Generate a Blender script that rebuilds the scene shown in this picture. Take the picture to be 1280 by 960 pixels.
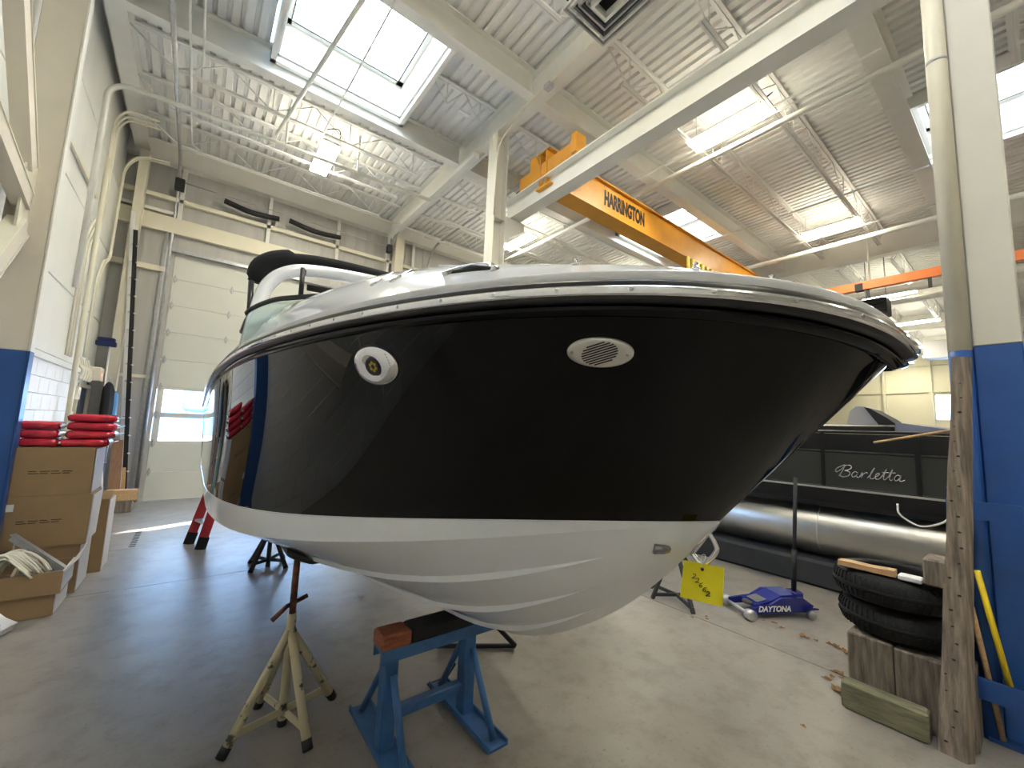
import bpy, math, random
import numpy as np
from mathutils import Vector, Matrix
random.seed(7)
PI = math.pi
scene = bpy.context.scene
for o in list(bpy.data.objects): bpy.data.objects.remove(o)
col = scene.collection

# ------------------------------------------------------------------ camera
FPX, YAW, PITCH, ROLL, CH = 510.0, math.radians(37.6), math.radians(6.34), math.radians(2.33), 1.6
fw = Vector((math.sin(YAW)*math.cos(PITCH), math.cos(YAW)*math.cos(PITCH), math.sin(PITCH)))
rt = Vector((math.cos(YAW), -math.sin(YAW), 0)); up = rt.cross(fw)
rt, up = rt*math.cos(ROLL)+up*math.sin(ROLL), up*math.cos(ROLL)-rt*math.sin(ROLL)
CAM = Vector((0, 0, CH))
cd = bpy.data.cameras.new('camera'); cam = bpy.data.objects.new('camera', cd); col.objects.link(cam)
cd.sensor_width = 36; cd.lens = 36*FPX/1280; cd.clip_start = .02; cd.clip_end = 300
cam.matrix_world = Matrix(((rt.x, up.x, -fw.x, 0), (rt.y, up.y, -fw.y, 0), (rt.z, up.z, -fw.z, CH), (0, 0, 0, 1)))
scene.camera = cam
def at(x, y, **k):
    """real-world point seen at photo position x,y that lies on the given plane X=, Y= or Z="""
    d = fw+rt*((x-640)/FPX)-up*((y-480)/FPX)
    (ax, v), = k.items(); i = 'XYZ'.index(ax)
    return CAM+d*((v-CAM[i])/d[i])

# ------------------------------------------------------------------ world, sun, exposure
w = bpy.data.worlds.new('sky'); scene.world = w; w.use_nodes = True
nt = w.node_tree; nt.nodes.clear()
wo = nt.nodes.new('ShaderNodeOutputWorld'); bg = nt.nodes.new('ShaderNodeBackground')
bg.inputs[0].default_value = (.36, .61, 1, 1); bg.inputs[1].default_value = 5.0
nt.links.new(bg.outputs[0], wo.inputs[0])
sd = bpy.data.lights.new('sun', 'SUN'); sd.energy = 60; sd.angle = .009; sd.color = (1, .95, .86)
sun = bpy.data.objects.new('sun', sd); col.objects.link(sun)
sun.rotation_euler = Vector((-.91, -.42, -.25)).to_track_quat('-Z', 'Y').to_euler()
vs = scene.view_settings
vs.view_transform = 'Standard'; vs.look = 'None'; vs.gamma = 1; vs.use_curve_mapping = False
vs.exposure = 1.82
LAMP_E, SKYLIGHT_E = 29.0, 4.0

# ------------------------------------------------------------------ materials
MATS = {}
def mat(name, c, rough=.5, metal=0, var=0, scale=8, c2=None, bump=0, bscale=60, coat=0, spec=.5, stretch=None, trans=0, ior=1.45, alpha=1, thr=None):
    m = bpy.data.materials.new(name); m.use_nodes = True; MATS[name] = m
    t = m.node_tree; b = t.nodes['Principled BSDF']
    b.inputs['Base Color'].default_value = (*c, 1); b.inputs['Roughness'].default_value = rough
    b.inputs['Metallic'].default_value = metal; b.inputs['Specular IOR Level'].default_value = spec
    b.inputs['Coat Weight'].default_value = coat; b.inputs['Coat Roughness'].default_value = .03
    b.inputs['IOR'].default_value = ior; b.inputs['Transmission Weight'].default_value = trans; b.inputs['Alpha'].default_value = alpha
    if var or c2 or bump:
        tc = t.nodes.new('ShaderNodeTexCoord'); mp = t.nodes.new('ShaderNodeMapping')
        t.links.new(tc.outputs['Object'], mp.inputs[0])
        if stretch: mp.inputs['Scale'].default_value = stretch
    if var or c2:
        n = t.nodes.new('ShaderNodeTexNoise'); n.inputs['Scale'].default_value = scale; n.inputs['Detail'].default_value = 6; n.inputs['Roughness'].default_value = .6
        t.links.new(mp.outputs[0], n.inputs['Vector'])
        r = t.nodes.new('ShaderNodeValToRGB'); t.links.new(n.outputs['Fac'], r.inputs[0])
        if c2 is None: c2 = tuple(x*(1-var) for x in c)
        lo, hi = thr or (.35, .65)
        r.color_ramp.elements[0].position = lo; r.color_ramp.elements[1].position = hi
        r.color_ramp.elements[0].color = (*c2, 1); r.color_ramp.elements[1].color = (*c, 1)
        t.links.new(r.outputs[0], b.inputs['Base Color'])
    if bump:
        n2 = t.nodes.new('ShaderNodeTexNoise'); n2.inputs['Scale'].default_value = bscale; n2.inputs['Detail'].default_value = 4
        t.links.new(mp.outputs[0], n2.inputs['Vector'])
        bp = t.nodes.new('ShaderNodeBump'); bp.inputs['Strength'].default_value = bump; bp.inputs['Distance'].default_value = .01
        t.links.new(n2.outputs['Fac'], bp.inputs['Height']); t.links.new(bp.outputs[0], b.inputs['Normal'])
    return m
def emis(name, c, s):
    m = bpy.data.materials.new(name); m.use_nodes = True; MATS[name] = m
    b = m.node_tree.nodes['Principled BSDF']; b.inputs['Base Color'].default_value = (.8, .8, .8, 1)
    b.inputs['Emission Color'].default_value = (*c, 1); b.inputs['Emission Strength'].default_value = s
    return m
def concrete():
    m = mat('concrete', (.27, .245, .215), .34, bump=.08, bscale=40); t = m.node_tree; b = t.nodes['Principled BSDF']
    tc = t.nodes.new('ShaderNodeTexCoord'); prev = None
    for sc, lo, hi, c0, c1, det in ((.9, .3, .7, (.215, .195, .17), (.30, .275, .245), 8), (5, .36, .52, (.80, .79, .77), (1, 1, 1), 10), (34, .30, .40, (.72, .70, .68), (1, 1, 1), 4)):
        n = t.nodes.new('ShaderNodeTexNoise'); n.inputs['Scale'].default_value = sc; n.inputs['Detail'].default_value = det; n.inputs['Roughness'].default_value = .65
        t.links.new(tc.outputs['Object'], n.inputs['Vector']); r = t.nodes.new('ShaderNodeValToRGB'); t.links.new(n.outputs['Fac'], r.inputs[0])
        r.color_ramp.elements[0].position = lo; r.color_ramp.elements[1].position = hi; r.color_ramp.elements[0].color = (*c0, 1); r.color_ramp.elements[1].color = (*c1, 1)
        if prev is None: prev = r.outputs[0]
        else:
            x = t.nodes.new('ShaderNodeMix'); x.data_type = 'RGBA'; x.blend_type = 'MULTIPLY'; x.inputs['Factor'].default_value = 1
            t.links.new(prev, x.inputs['A']); t.links.new(r.outputs[0], x.inputs['B']); prev = x.outputs['Result']
    t.links.new(prev, b.inputs['Base Color'])
    n = t.nodes.new('ShaderNodeTexNoise'); n.inputs['Scale'].default_value = 2.2; n.inputs['Detail'].default_value = 8; t.links.new(tc.outputs['Object'], n.inputs['Vector'])
    r = t.nodes.new('ShaderNodeMapRange'); r.inputs['To Min'].default_value = .26; r.inputs['To Max'].default_value = .44; t.links.new(n.outputs['Fac'], r.inputs['Value']); t.links.new(r.outputs[0], b.inputs['Roughness'])
concrete()
mat('joint', (.06, .055, .05), .9)
mat('ceil', (.84, .835, .81), .55, var=.06, scale=3)
mat('steel', (.80, .79, .73), .42, var=.05, scale=4)
mat('offwhite', (.58, .56, .49), .45, var=.04, scale=4)
mat('cream', (.78, .74, .60), .5, var=.04, scale=4)
mat('beige', (.70, .65, .56), .5, var=.05, scale=4)
mat('panel', (.78, .78, .74), .4, var=.05, scale=2, stretch=(1, 1, .2))
mat('greywall', (.50, .49, .47), .5, var=.12, scale=2.5, stretch=(3, 3, .3))
mat('block', (.82, .82, .80), .55, var=.04, scale=6, bump=.15, bscale=50)
mat('doorwhite', (.66, .675, .62), .4, var=.04, scale=1.5)
mat('farcream', (.60, .575, .43), .5)
mat('galv', (.55, .56, .57), .35, .8, var=.2, scale=12)
mat('gelblack', (.002, .002, .0022), .02, spec=.24)
mat('gelwhite', (.79, .81, .84), .12, coat=.5)  # white gelcoat, its cool tint stands in for reflected blue daylight
mat('chrome', (.86, .86, .87), .07, 1)
mat('darkchrome', (.30, .30, .31), .2, 1)
mat('brushed', (.72, .70, .66), .32, .75, bump=.03, bscale=200)
mat('rubber', (.012, .012, .014), .35)
mat('mattblack', (.01, .01, .012), .6)
mat('fabricblack', (.012, .012, .014), .9, bump=.3, bscale=300)
mat('glass', (.86, .95, .92), .02, trans=1, ior=1.45)
mat('pane', (.9, .97, 1), .02, alpha=.12)
mat('tint', (.55, .75, .68), .03, trans=1, ior=1.3)
mat('lens', (.35, .28, .02), .15, coat=1)
mat('blue', (.02, .085, .30), .35, var=.15, scale=6)
mat('horseblue', (.045, .14, .33), .45, c2=(.03, .085, .19), scale=7, thr=(.3, .55))
mat('jackblue', (.014, .022, .19), .25, coat=.5)
mat('orange', (.72, .33, .03), .4, var=.1, scale=5)
mat('pipeorange', (.75, .20, .05), .4, var=.1, scale=6)
mat('ink', (.01, .01, .01), .6)
mat('whiteink', (.75, .75, .75), .5)
mat('silver', (.6, .6, .6), .25, .9)
mat('tanpaint', (.56, .50, .33), .55, c2=(.07, .06, .045), scale=14, thr=(.36, .42))
mat('rust', (.20, .07, .035), .8, c2=(.03, .02, .017), scale=20)
mat('orangewood', (.36, .12, .055), .75, c2=(.22, .07, .04), scale=14, stretch=(1, 6, 6))
mat('timber', (.33, .27, .21), .8, c2=(.13, .105, .085), scale=6, stretch=(8, 8, .6), bump=.5, bscale=30)
mat('timber2', (.24, .20, .155), .85, c2=(.09, .072, .055), scale=6, stretch=(6, 6, .7), bump=.5, bscale=30)
mat('greenwood', (.23, .22, .13), .8, c2=(.12, .12, .075), scale=7, stretch=(6, .8, 6), bump=.4, bscale=30)
mat('newwood', (.55, .36, .18), .65, c2=(.42, .25, .12), scale=8, stretch=(8, 1, 8))
mat('brownwood', (.36, .20, .12), .7, c2=(.28, .15, .09), scale=6, stretch=(8, 8, 1))
mat('cardboard', (.33, .22, .115), .8, var=.12, scale=4)
mat('cardlit', (.66, .64, .62), .7, var=.06, scale=5)  # pale cardboard, daylight on the carton sides put into the colour
mat('redplastic', (.62, .02, .05), .2, var=.35, scale=9, bump=.5, bscale=22, coat=.5)
mat('clearwrap', (.80, .78, .78), .2, bump=.5, bscale=40)
mat('rope', (.78, .74, .62), .85, bump=.6, bscale=150)
mat('tyre', (.009, .009, .009), .75, var=.3, scale=10)
mat('alu', (.60, .58, .53), .34, 1, var=.12, scale=3, stretch=(1, .3, 1))
mat('darkgrey', (.035, .037, .04), .6, var=.2, scale=6)
mat('pontpanel', (.045, .048, .042), .35, .3)
mat('pontblack', (.008, .008, .009), .3)
mat('vinylgrey', (.42, .42, .43), .5)
mat('yellow', (.85, .62, .02), .45)
mat('yellowtag', (.93, .83, .02), .6)
mat('redfibre', (.45, .03, .04), .35)
mat('green', (.06, .48, .22), .5)
mat('whiteplastic', (.78, .78, .78), .4)
mat('blueplastic', (.10, .30, .62), .45)
mat('navy', (.012, .02, .10), .5)
mat('leaf', (.30, .16, .06), .8, c2=(.18, .09, .035), scale=30)
mat('greyblue', (.16, .18, .26), .5)
mat('snow', (.80, .82, .86), .8)
mat('outblue', (.10, .30, .75), .5)
mat('redpaint', (.6, .03, .03), .5)
mat('darkhole', (.02, .018, .016), .8)
mat('ductgrey', (.52, .52, .53), .45, .2)
emis('lamp', (1, .93, .74), LAMP_E)
emis('ceilfill', (1, .93, .76), LAMP_E*.11)  # glow of the strips added on top of the lamps
emis('skyl', (.78, .89, 1.06), SKYLIGHT_E)
emis('led', (1, .2, .1), 1)

# ------------------------------------------------------------------ mesh builder
def V(*a): return Vector(a[0]) if len(a) == 1 else Vector(a)
class MB:
    def __init__(s): s.v = []; s.f = []; s.sm = []
    def add(s, vs, fs, sm=False):
        n = len(s.v); s.v += [tuple(x) for x in vs]; s.f += [tuple(i+n for i in f) for f in fs]; s.sm += [sm]*len(fs); return s
    def hexa(s, p, sm=False):
        return s.add(p, [(0, 3, 2, 1), (4, 5, 6, 7), (0, 1, 5, 4), (1, 2, 6, 5), (2, 3, 7, 6), (3, 0, 4, 7)], sm)
    def box(s, x0, x1, y0, y1, z0, z1):
        return s.hexa([(x0, y0, z0), (x1, y0, z0), (x1, y1, z0), (x0, y1, z0), (x0, y0, z1), (x1, y0, z1), (x1, y1, z1), (x0, y1, z1)])
    def cbox(s, x0, x1, y0, y1, z0, z1, c):           # box with chamfered edges
        rings = []
        for z, i in ((z0, c), (z0+c, 0), (z1-c, 0), (z1, c)):
            a, b, e, d = x0+i, x1-i, y0+i, y1-i
            rings.append([(a+c, e, z), (b-c, e, z), (b, e+c, z), (b, d-c, z), (b-c, d, z), (a+c, d, z), (a, d-c, z), (a, e+c, z)])
        return s.loft(rings, cap=True, sm=False)
    def bar(s, a, b, w, h, upv=(0, 0, 1), off=(0, 0)):    # rectangular bar from a to b
        a, b = V(a), V(b); d = (b-a).normalized(); u = V(upv); r = d.cross(u)
        if r.length < 1e-4: r = d.cross(V(1, 0, 0))
        r.normalize(); u = r.cross(d)
        o = r*off[0]+u*off[1]
        q = [r*(-w/2)-u*h/2, r*(w/2)-u*h/2, r*(w/2)+u*h/2, r*(-w/2)+u*h/2]
        return s.hexa([a+o+x for x in q]+[b+o+x for x in q])
    def loft(s, rings, cap=True, closed=True, sm=True):
        n = len(rings[0]); vs = [p for r in rings for p in r]; fs = []
        for i in range(len(rings)-1):
            for j in range(n if closed else n-1):
                k = (j+1) % n
                fs.append((i*n+j, i*n+k, (i+1)*n+k, (i+1)*n+j))
        if cap and closed: fs += [tuple(range(n-1, -1, -1)), tuple((len(rings)-1)*n+j for j in range(n))]
        return s.add(vs, fs, sm)
    def tube(s, pts, r, n=8, cap=True, sm=True, closed=False):
        pts = [V(p) for p in pts]; rings = []; m = len(pts)
        rr = r if isinstance(r, (list, tuple)) else [r]*m
        u = None
        for i, p in enumerate(pts):
            a = pts[(i-1) % m] if (closed or i > 0) else p; b = pts[(i+1) % m] if (closed or i < m-1) else p
            d = (b-a).normalized()
            if u is None:
                u = d.cross(V(0, 0, 1))
                if u.length < 1e-3: u = d.cross(V(1, 0, 0))
            u = (u-d*u.dot(d)).normalized(); x = d.cross(u)
            rings.append([p+(u*math.cos(2*PI*j/n)+x*math.sin(2*PI*j/n))*rr[i] for j in range(n)])
        if closed: rings.append(rings[0]); cap = False
        return s.loft(rings, cap=cap, sm=sm)
    def lathe(s, prof, o=(0, 0, 0), axis='Z', n=24, sm=True):
        o = V(o); rings = []
        for r, h in prof:
            ring = []
            for j in range(n):
                c, q = r*math.cos(2*PI*j/n), r*math.sin(2*PI*j/n)
                ring.append(o+(V(c, q, h) if axis == 'Z' else V(h, c, q) if axis == 'X' else V(q, h, c)))
            rings.append(ring)
        return s.loft(rings, cap=True, sm=sm)
    def prism(s, poly, d):                               # planar polygon (3D points) pushed along vector d
        poly = [V(p) for p in poly]; d = V(d); n = len(poly)
        return s.add(poly+[p+d for p in poly], [tuple(range(n-1, -1, -1)), tuple(range(n, 2*n))]+[(i, (i+1) % n, n+(i+1) % n, n+i) for i in range(n)])
    def xf(s, M): s.v = [tuple(M @ Vector(p)) for p in s.v]; return s
    def mesh(s, name, m, o=(0, 0, 0)):
        me = bpy.data.meshes.new(name); me.from_pydata([(p[0]-o[0], p[1]-o[1], p[2]-o[2]) for p in s.v], [], s.f)
        me.polygons.foreach_set('use_smooth', s.sm); me.materials.append(MATS[m]); me.update()
        return me
    def build(s, name, m, parent=None, o=None):
        if o is None: o = wloc(parent) if parent else center_base(s.v)
        me = s.mesh(name, m, o)
        ob = bpy.data.objects.new(name, me); col.objects.link(ob)
        if parent: ob.parent = parent
        else: ob.location = o
        return ob
def center_base(v):
    a = np.array(v); return (float((a[:, 0].min()+a[:, 0].max())/2), float((a[:, 1].min()+a[:, 1].max())/2), float(a[:, 2].min()))
def wloc(o):
    p = Vector((0, 0, 0))
    while o: p += o.location; o = o.parent
    return p
def tag(o, label, cat, group=None):
    o['label'] = label; o['category'] = cat
    if group: o['group'] = group
    return o
def thing(name, label, cat, loc=(0, 0, 0), group=None):
    o = bpy.data.objects.new(name, None); col.objects.link(o); o.location = loc; o.empty_display_size = .1
    return tag(o, label, cat, group)
def struct(o): o['kind'] = 'structure'; return o
def share(name, me, parent, loc=(0, 0, 0), rot=None):
    o = bpy.data.objects.new(name, me); col.objects.link(o); o.parent = parent; o.location = loc
    if rot is not None: o.rotation_euler = rot
    return o
def copy_tree(o, parent=None):
    c = o.copy(); col.objects.link(c); c.parent = parent
    for ch in o.children: copy_tree(ch, c)
    return c
def text_mesh(txt, size, shear=0, ext=.001, bold=0, spacing=1):
    c = bpy.data.curves.new('lettering', 'FONT'); c.body = txt; c.size = size; c.shear = shear; c.extrude = ext; c.offset = bold
    c.align_x = 'CENTER'; c.align_y = 'CENTER'; c.space_character = spacing
    o = bpy.data.objects.new('lettering', c); col.objects.link(o)
    dg = bpy.context.evaluated_depsgraph_get(); me = bpy.data.meshes.new_from_object(o.evaluated_get(dg))
    bpy.data.objects.remove(o); return me
def lettering(name, txt, size, m, parent, loc, xdir, ydir, xs=1, **k):
    me = text_mesh(txt, size, **k); me.materials.clear(); me.materials.append(MATS[m])
    x = V(xdir).normalized(); y = V(ydir); y = (y-x*y.dot(x)).normalized(); z = x.cross(y)
    o = bpy.data.objects.new(name, me); col.objects.link(o); o.parent = parent
    o.matrix_local = Matrix(((x.x*xs, y.x, z.x, 0), (x.y*xs, y.y, z.y, 0), (x.z*xs, y.z, z.z, 0), (0, 0, 0, 1)))
    o.location = V(loc)-wloc(parent); return o
def arc(c, r, a0, a1, n, ax1, ax2):
    c, ax1, ax2 = V(c), V(ax1), V(ax2)
    return [c+ax1*(r*math.cos(a0+(a1-a0)*i/n))+ax2*(r*math.sin(a0+(a1-a0)*i/n)) for i in range(n+1)]
def smooth(pts, n=6):
    """Catmull-Rom through the points"""
    P = [V(p) for p in pts]; P = [P[0]*2-P[1]]+P+[P[-1]*2-P[-2]]; out = []
    for i in range(1, len(P)-2):
        for j in range(n):
            t = j/n; a, b, c, d = P[i-1], P[i], P[i+1], P[i+2]
            out.append(.5*((2*b)+(c-a)*t+(2*a-5*b+4*c-d)*t*t+(3*b-a-3*c+d)*t**3))
    out.append(P[-2]); return out

# ================================================================== SETTING
XW, YW, XR, YB, ZD = -1.5, 10.3, 33.0, -8.0, 6.95
fl = struct(MB().box(XW-.3, XR+.3, YB-.3, YW+.3, -.3, -.035).build('floor', 'joint', o=(0, 0, 0)))
xs = [XW, 3.72, 8.6, 13.5, 18.4, 23.3, 28.2, XR]; ys = [YB, -4, 5.25, YW]
for i in range(len(xs)-1):
    for j in range(len(ys)-1):
        g = .004
        MB().box(xs[i]+g, xs[i+1]-g, ys[j]+g, ys[j+1]-g, -.12, 0).build('slab', 'concrete', fl)
# floor drain grate by the big door
gr = thing('floor_drain', 'narrow slotted steel drain grate set in the floor before the big door', 'drain', (-.55, 7.25, 0))
MB().box(-.72, -.40, 6.75, 7.72, .0005, .003).build('frame', 'concrete', gr)
for k in range(9): MB().box(-.47, -.41, 6.82+k*.095, 6.87+k*.095, .003, .004).build('slot', 'joint', gr)

SKYL = [(.45, 2.25, 4.62, 6.38), (8.3, 10.15, 4.62, 6.38), (8.3, 10.15, -.75, .95), (.45, 2.25, -.75, .95), (15.4, 17.2, 4.62, 6.38)]
def deck():
    m = MB(); p = .152; n = int((XR-XW)/p)+2
    for i in range(n):
        x = XW+i*p; iv = [(YB, YW)]
        for a, b, c, d in SKYL:
            if x+p > a and x < b:
                iv2 = []
                for u, v in iv:
                    if c > u and d < v: iv2 += [(u, c), (d, v)]
                    else: iv2.append((u, v))
                iv = iv2
        for u, v in iv:
            pr = [(x, ZD), (x+.085, ZD), (x+.1, ZD+.045), (x+.137, ZD+.045), (x+p, ZD)]
            for k in range(4):
                (xa, za), (xb, zb) = pr[k], pr[k+1]
                m.add([(xa, u, za), (xb, u, zb), (xb, v, zb), (xa, v, za)], [(0, 1, 2, 3)])
    return m
struct(deck().build('ceiling', 'ceil', o=(0, 0, 0)))

# left wall: painted blocks below, insulated panels above
wl = struct(MB().box(XW-.3, XW-.03, YB, YW, 0, 7.05).build('wall_left', 'joint', o=(0, 0, 0)))
bm_ = MB().cbox(-.03, .0, -.1985, .1985, -.0985, .0985, .004).mesh('block', 'block')
for r in range(11):
    for k in range(24):
        y = .9+k*.4+(.2 if r % 2 else 0)
        if 9.28 < y < 10.3 and r < 10: continue
        if y < 10.1: share('block', bm_, wl, (XW, y, .1+r*.2))
MB().box(XW-.03, XW-.002, YB, .7, 0, 2.2).build('block_face', 'block', wl)
MB().cbox(XW-.03, XW+.03, YB, YW, 2.2, 2.28, .006).build('cap', 'panel', wl)
for k, z in enumerate((2.29, 3.2, 4.42, 5.66)):
    z1 = (3.2, 4.42, 5.66, 7.04)[k]
    for y0, y1 in ((YB, -2), (-2, 4.2), (4.2, YW)):
        MB().cbox(XW-.04, XW, y0+.003, y1-.003, z+.008, z1-.008, .006).build('panel', 'panel', wl)
# service door at the end of the left wall
d2 = struct(MB().box(XW-.05, XW-.02, 9.32, 10.12, 0, 2.0).build('door_2', 'greyblue', o=(0, 0, 0)))
MB().box(XW-.03, XW+.02, 9.26, 9.33, 0, 2.06).build('door_frame', 'cream', d2)
MB().box(XW-.03, XW+.02, 10.11, 10.18, 0, 2.06).build('door_frame', 'cream', d2)
MB().box(XW-.03, XW+.02, 9.33, 10.11, 2.0, 2.06).build('door_frame', 'cream', d2)

# far wall with the overhead door opening and an added sun slit
DX0, DX1, DZ = -.62, 3.55, 4.815
wf = struct(MB().box(XW-.3, DX0, YW, YW+.12, 0, 7.05).box(DX1, 4.75, YW, YW+.12, 0, 7.05).box(DX0, DX1, YW, YW+.12, DZ, 7.05)
            .box(5.6, XR, YW, YW+.12, 0, 7.05).box(4.75, 5.6, YW, YW+.12, 0, .85).box(4.75, 5.6, YW, YW+.12, 1.62, 7.05).build('wall_far', 'greywall', o=(0, 0, 0)))
for k in range(32):                                        # ribs of the wall liner
    x = XW+.12+k*.26
    if 4.7 < x < 5.65: continue
    if DX0-.02 < x < DX1+.02: MB().box(x, x+.03, YW-.012, YW, DZ+.06, 6.5).build('rib', 'greywall', wf)
    else: MB().box(x, x+.03, YW-.012, YW, 0, 6.5).build('rib', 'greywall', wf)
for nm, x0, x1, z0, z1, d, m_ in (('girt', XW, DX0-.12, 4.36, 4.46, .08, 'cream'), ('girt', XW, 12, 5.80, 5.88, .1, 'cream'), ('girt', XW, DX0-.12, 2.28, 2.34, .04, 'cream'),
                                  ('header', XW, 12, 5.16, 5.47, .10, 'cream'), ('girt', XW, DX0-.1, 5.52, 5.58, .1, 'steel')):
    MB().box(x0, x1, YW-d, YW, z0, z1).build(nm, m_, wf)
MB().box(DX0-.05, DX1+.05, YW-.10, YW-.02, DZ-.02, DZ+.05).build('door_lintel', 'galv', wf)
for x in (-.66, .85, 2.3, 3.55, 4.25): MB().box(x, x+.07, YW-.1, YW, 5.47, 6.52).build('stud', 'steel', wf)
# other walls
struct(MB().box(XW-.3, XR, YB-.2, YB, 0, 7.05).build('wall_back', 'greywall', o=(0, 0, 0)))
WZ0, WZ1 = 3.05, 4.55
wr = struct(MB().box(XR, XR+.2, YB, 1.9, 0, 7.05).box(XR, XR+.2, 3.6, YW, 0, 7.05).box(XR, XR+.2, 1.9, 3.6, 0, WZ0).box(XR, XR+.2, 1.9, 3.6, WZ1, 7.05).build('wall_right', 'farcream', o=(0, 0, 0)))
for z in (4.65, 6.2): MB().box(XR-.1, XR, YB, YW, z, z+.1).build('girt', 'farcream', wr)
for y in (3.62, 5.6, 1.7): MB().box(XR-.15, XR, y, y+.15, 0, 6.9).build('stud', 'farcream', wr)
wn = struct(MB().box(XR+.02, XR+.03, 1.9, 3.6, WZ0, WZ1).build('window_1', 'pane', o=(0, 0, 0)))
MB().box(XR-.02, XR+.06, 1.9, 3.6, WZ0, WZ0+.06).box(XR-.02, XR+.06, 1.9, 3.6, WZ1-.06, WZ1).box(XR-.02, XR+.06, 3.54, 3.6, WZ0, WZ1).build('window_frame', 'farcream', wn)

w2 = struct(MB().box(4.75, 5.6, YW+.05, YW+.056, .85, 1.62).build('sun_slit_window', 'pane', o=(0, 0, 0)))  # unseen window added to throw the sun strip on the floor
# overhead sectional door
dr = struct(MB().box(DX0+.02, DX1-.02, YW+.02, YW+.05, .0, .02).build('door_1', 'mattblack', o=(0, 0, 0)))
SH = .535
for k in range(9):
    z0, z1 = k*SH, (k+1)*SH+.0005
    if k in (2, 3):
        fm = MB().box(DX0, DX1, YW+.01, YW+.055, z0, z0+.045).box(DX0, DX1, YW+.01, YW+.055, z1-.045, z1)
        for q in range(5):
            x = DX0+.01+q*(DX1-DX0-.12)/4
            fm.box(x, x+.10, YW+.01, YW+.055, z0+.045, z1-.045)
        sec = fm.build('section_frame', 'doorwhite', dr)
        for q in range(4):
            x = DX0+.11+q*(DX1-DX0-.12)/4
            MB().box(x, x+(DX1-DX0-.12)/4-.10, YW+.03, YW+.036, z0+.045, z1-.045).build('pane', 'pane', sec)
    else:
        sec = MB().cbox(DX0, DX1, YW+.01, YW+.055, z0, z1, .009).build('section', 'doorwhite', dr)
hg = MB().box(-.03, .03, -.025, 0, -.035, .035).cbox(-.012, .012, -.03, 0, -.07, .07, .004).mesh('hinge', 'galv')
for k in range(1, 9):
    for x in (DX0+.05, .36, 1.42, 2.5, DX1-.05): share('hinge', hg, dr, (x, YW+.01, k*SH))

# outside, seen through the door glass and the skylight, plus an added sun blocker
gd = MB().box(-60, 60, YW+.3, 90, -.4, -.05).build('ground', 'snow', o=(0, 0, 0)); struct(gd)
ob = thing('parked_truck', 'blue flat-bed truck parked outside beyond the glazed door', 'truck', (.6, 17, -.05))
MB().cbox(-3.2, 5.5, 16.3, 18.2, .95, 1.75, .08).build('bed', 'outblue', ob)
MB().cbox(-.35, .75, 16.4, 18.1, 1.75, 2.55, .1).build('cab', 'outblue', ob)
MB().cbox(-.2, .6, 16.36, 16.4, 1.95, 2.4, .02).build('cab_window', 'greyblue', ob)
MB().box(-3.2, 5.5, 16.28, 16.3, .90, 1.0).build('side_rail', 'greyblue', ob)
for x in (-2.4, 2.6, 4.2): MB().lathe([(.15, -.14), (.45, -.14), (.5, -.08), (.5, .08), (.45, .14), (.15, .14)], (x, 16.5, .45), 'Y').build('wheel', 'tyre', ob)
tl = thing('sun_block_trailer', 'unseen white trailer added outside to block sun at the door panes', 'trailer', (5.5, 12, -.05))  # unseen trailer, added to keep sun off the door panes
MB().cbox(3.3, 6.8, 11.5, 13.2, .5, 3.5, .05).build('box', 'whiteplastic', tl)
for x in (4.6, 6.2): MB().lathe([(.15, -.12), (.4, -.12), (.45, 0), (.4, .12), (.15, .12)], (x, 11.5, .40), 'Y').build('wheel', 'tyre', tl)
bo = MB().loft([[V(-2.6+sx*.0+x, 13.6+dy*wd, z) for dy, z in ((-1, .72), (-.9, .35), (0, -.05), (.9, .35), (1, .72), (.9, .8), (-.9, .8))] for x, wd, sx in ((0, .25, 0), (.6, .8, 0), (1.6, 1, 0), (5.5, 1, 0))], sm=True)
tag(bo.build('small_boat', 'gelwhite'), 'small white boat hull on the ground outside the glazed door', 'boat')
tag(MB().tube([(1.72, 15.5, -.05), (1.95, 15.5, 4.2)], [.13, .09]).tube([(1.95, 15.5, 4.1), (2.15, 15.5, 3.6)], .05).build('light_post', 'outblue'), 'slanting blue lamp post outside the glazed door', 'post')
tag(MB().box(-9, 11, 12.2, 12.4, -.05, .25).build('snow_bank', 'snow'), 'low white bank of snow outside the sectional door', 'snow bank')

# ================================================================== STEEL FRAME
def ibeam(m, a, b, h, wd, tf=.018, tw=.012):            # I-section with its top at z
    a, b = V(a), V(b)
    for z, ww, hh in ((-tf/2, wd, tf), (-h+tf/2, wd, tf), (-h/2, tw, h-2*tf)):
        m.bar(a+V(0, 0, z), b+V(0, 0, z), ww, hh)
    return m
def beam(name, a, b, h, wd, label, group=None, m='steel'):
    t = thing(name, label, 'beam', (V(a)+V(b))/2, group); a, b = V(a), V(b); tf = .02
    MB().bar(a+V(0, 0, -tf/2), b+V(0, 0, -tf/2), wd, tf).build('top_flange', m, t)
    MB().bar(a+V(0, 0, -h/2), b+V(0, 0, -h/2), .014, h-2*tf).build('web', m, t)
    MB().bar(a+V(0, 0, -h+tf/2), b+V(0, 0, -h+tf/2), wd, tf).build('bottom_flange', m, t)
    return t
ZB = ZD-.002
beam('roof_beam', (-1.3, 4.36, ZB), (3.5, 4.36, ZB), .42, .16, 'white cross beam along the skylight edge nearer the open air diffuser')
beam('roof_beam', (-1.3, 6.5, ZB), (3.5, 6.5, ZB), .42, .16, 'white cross beam along the skylight edge towards the sectional door')
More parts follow.
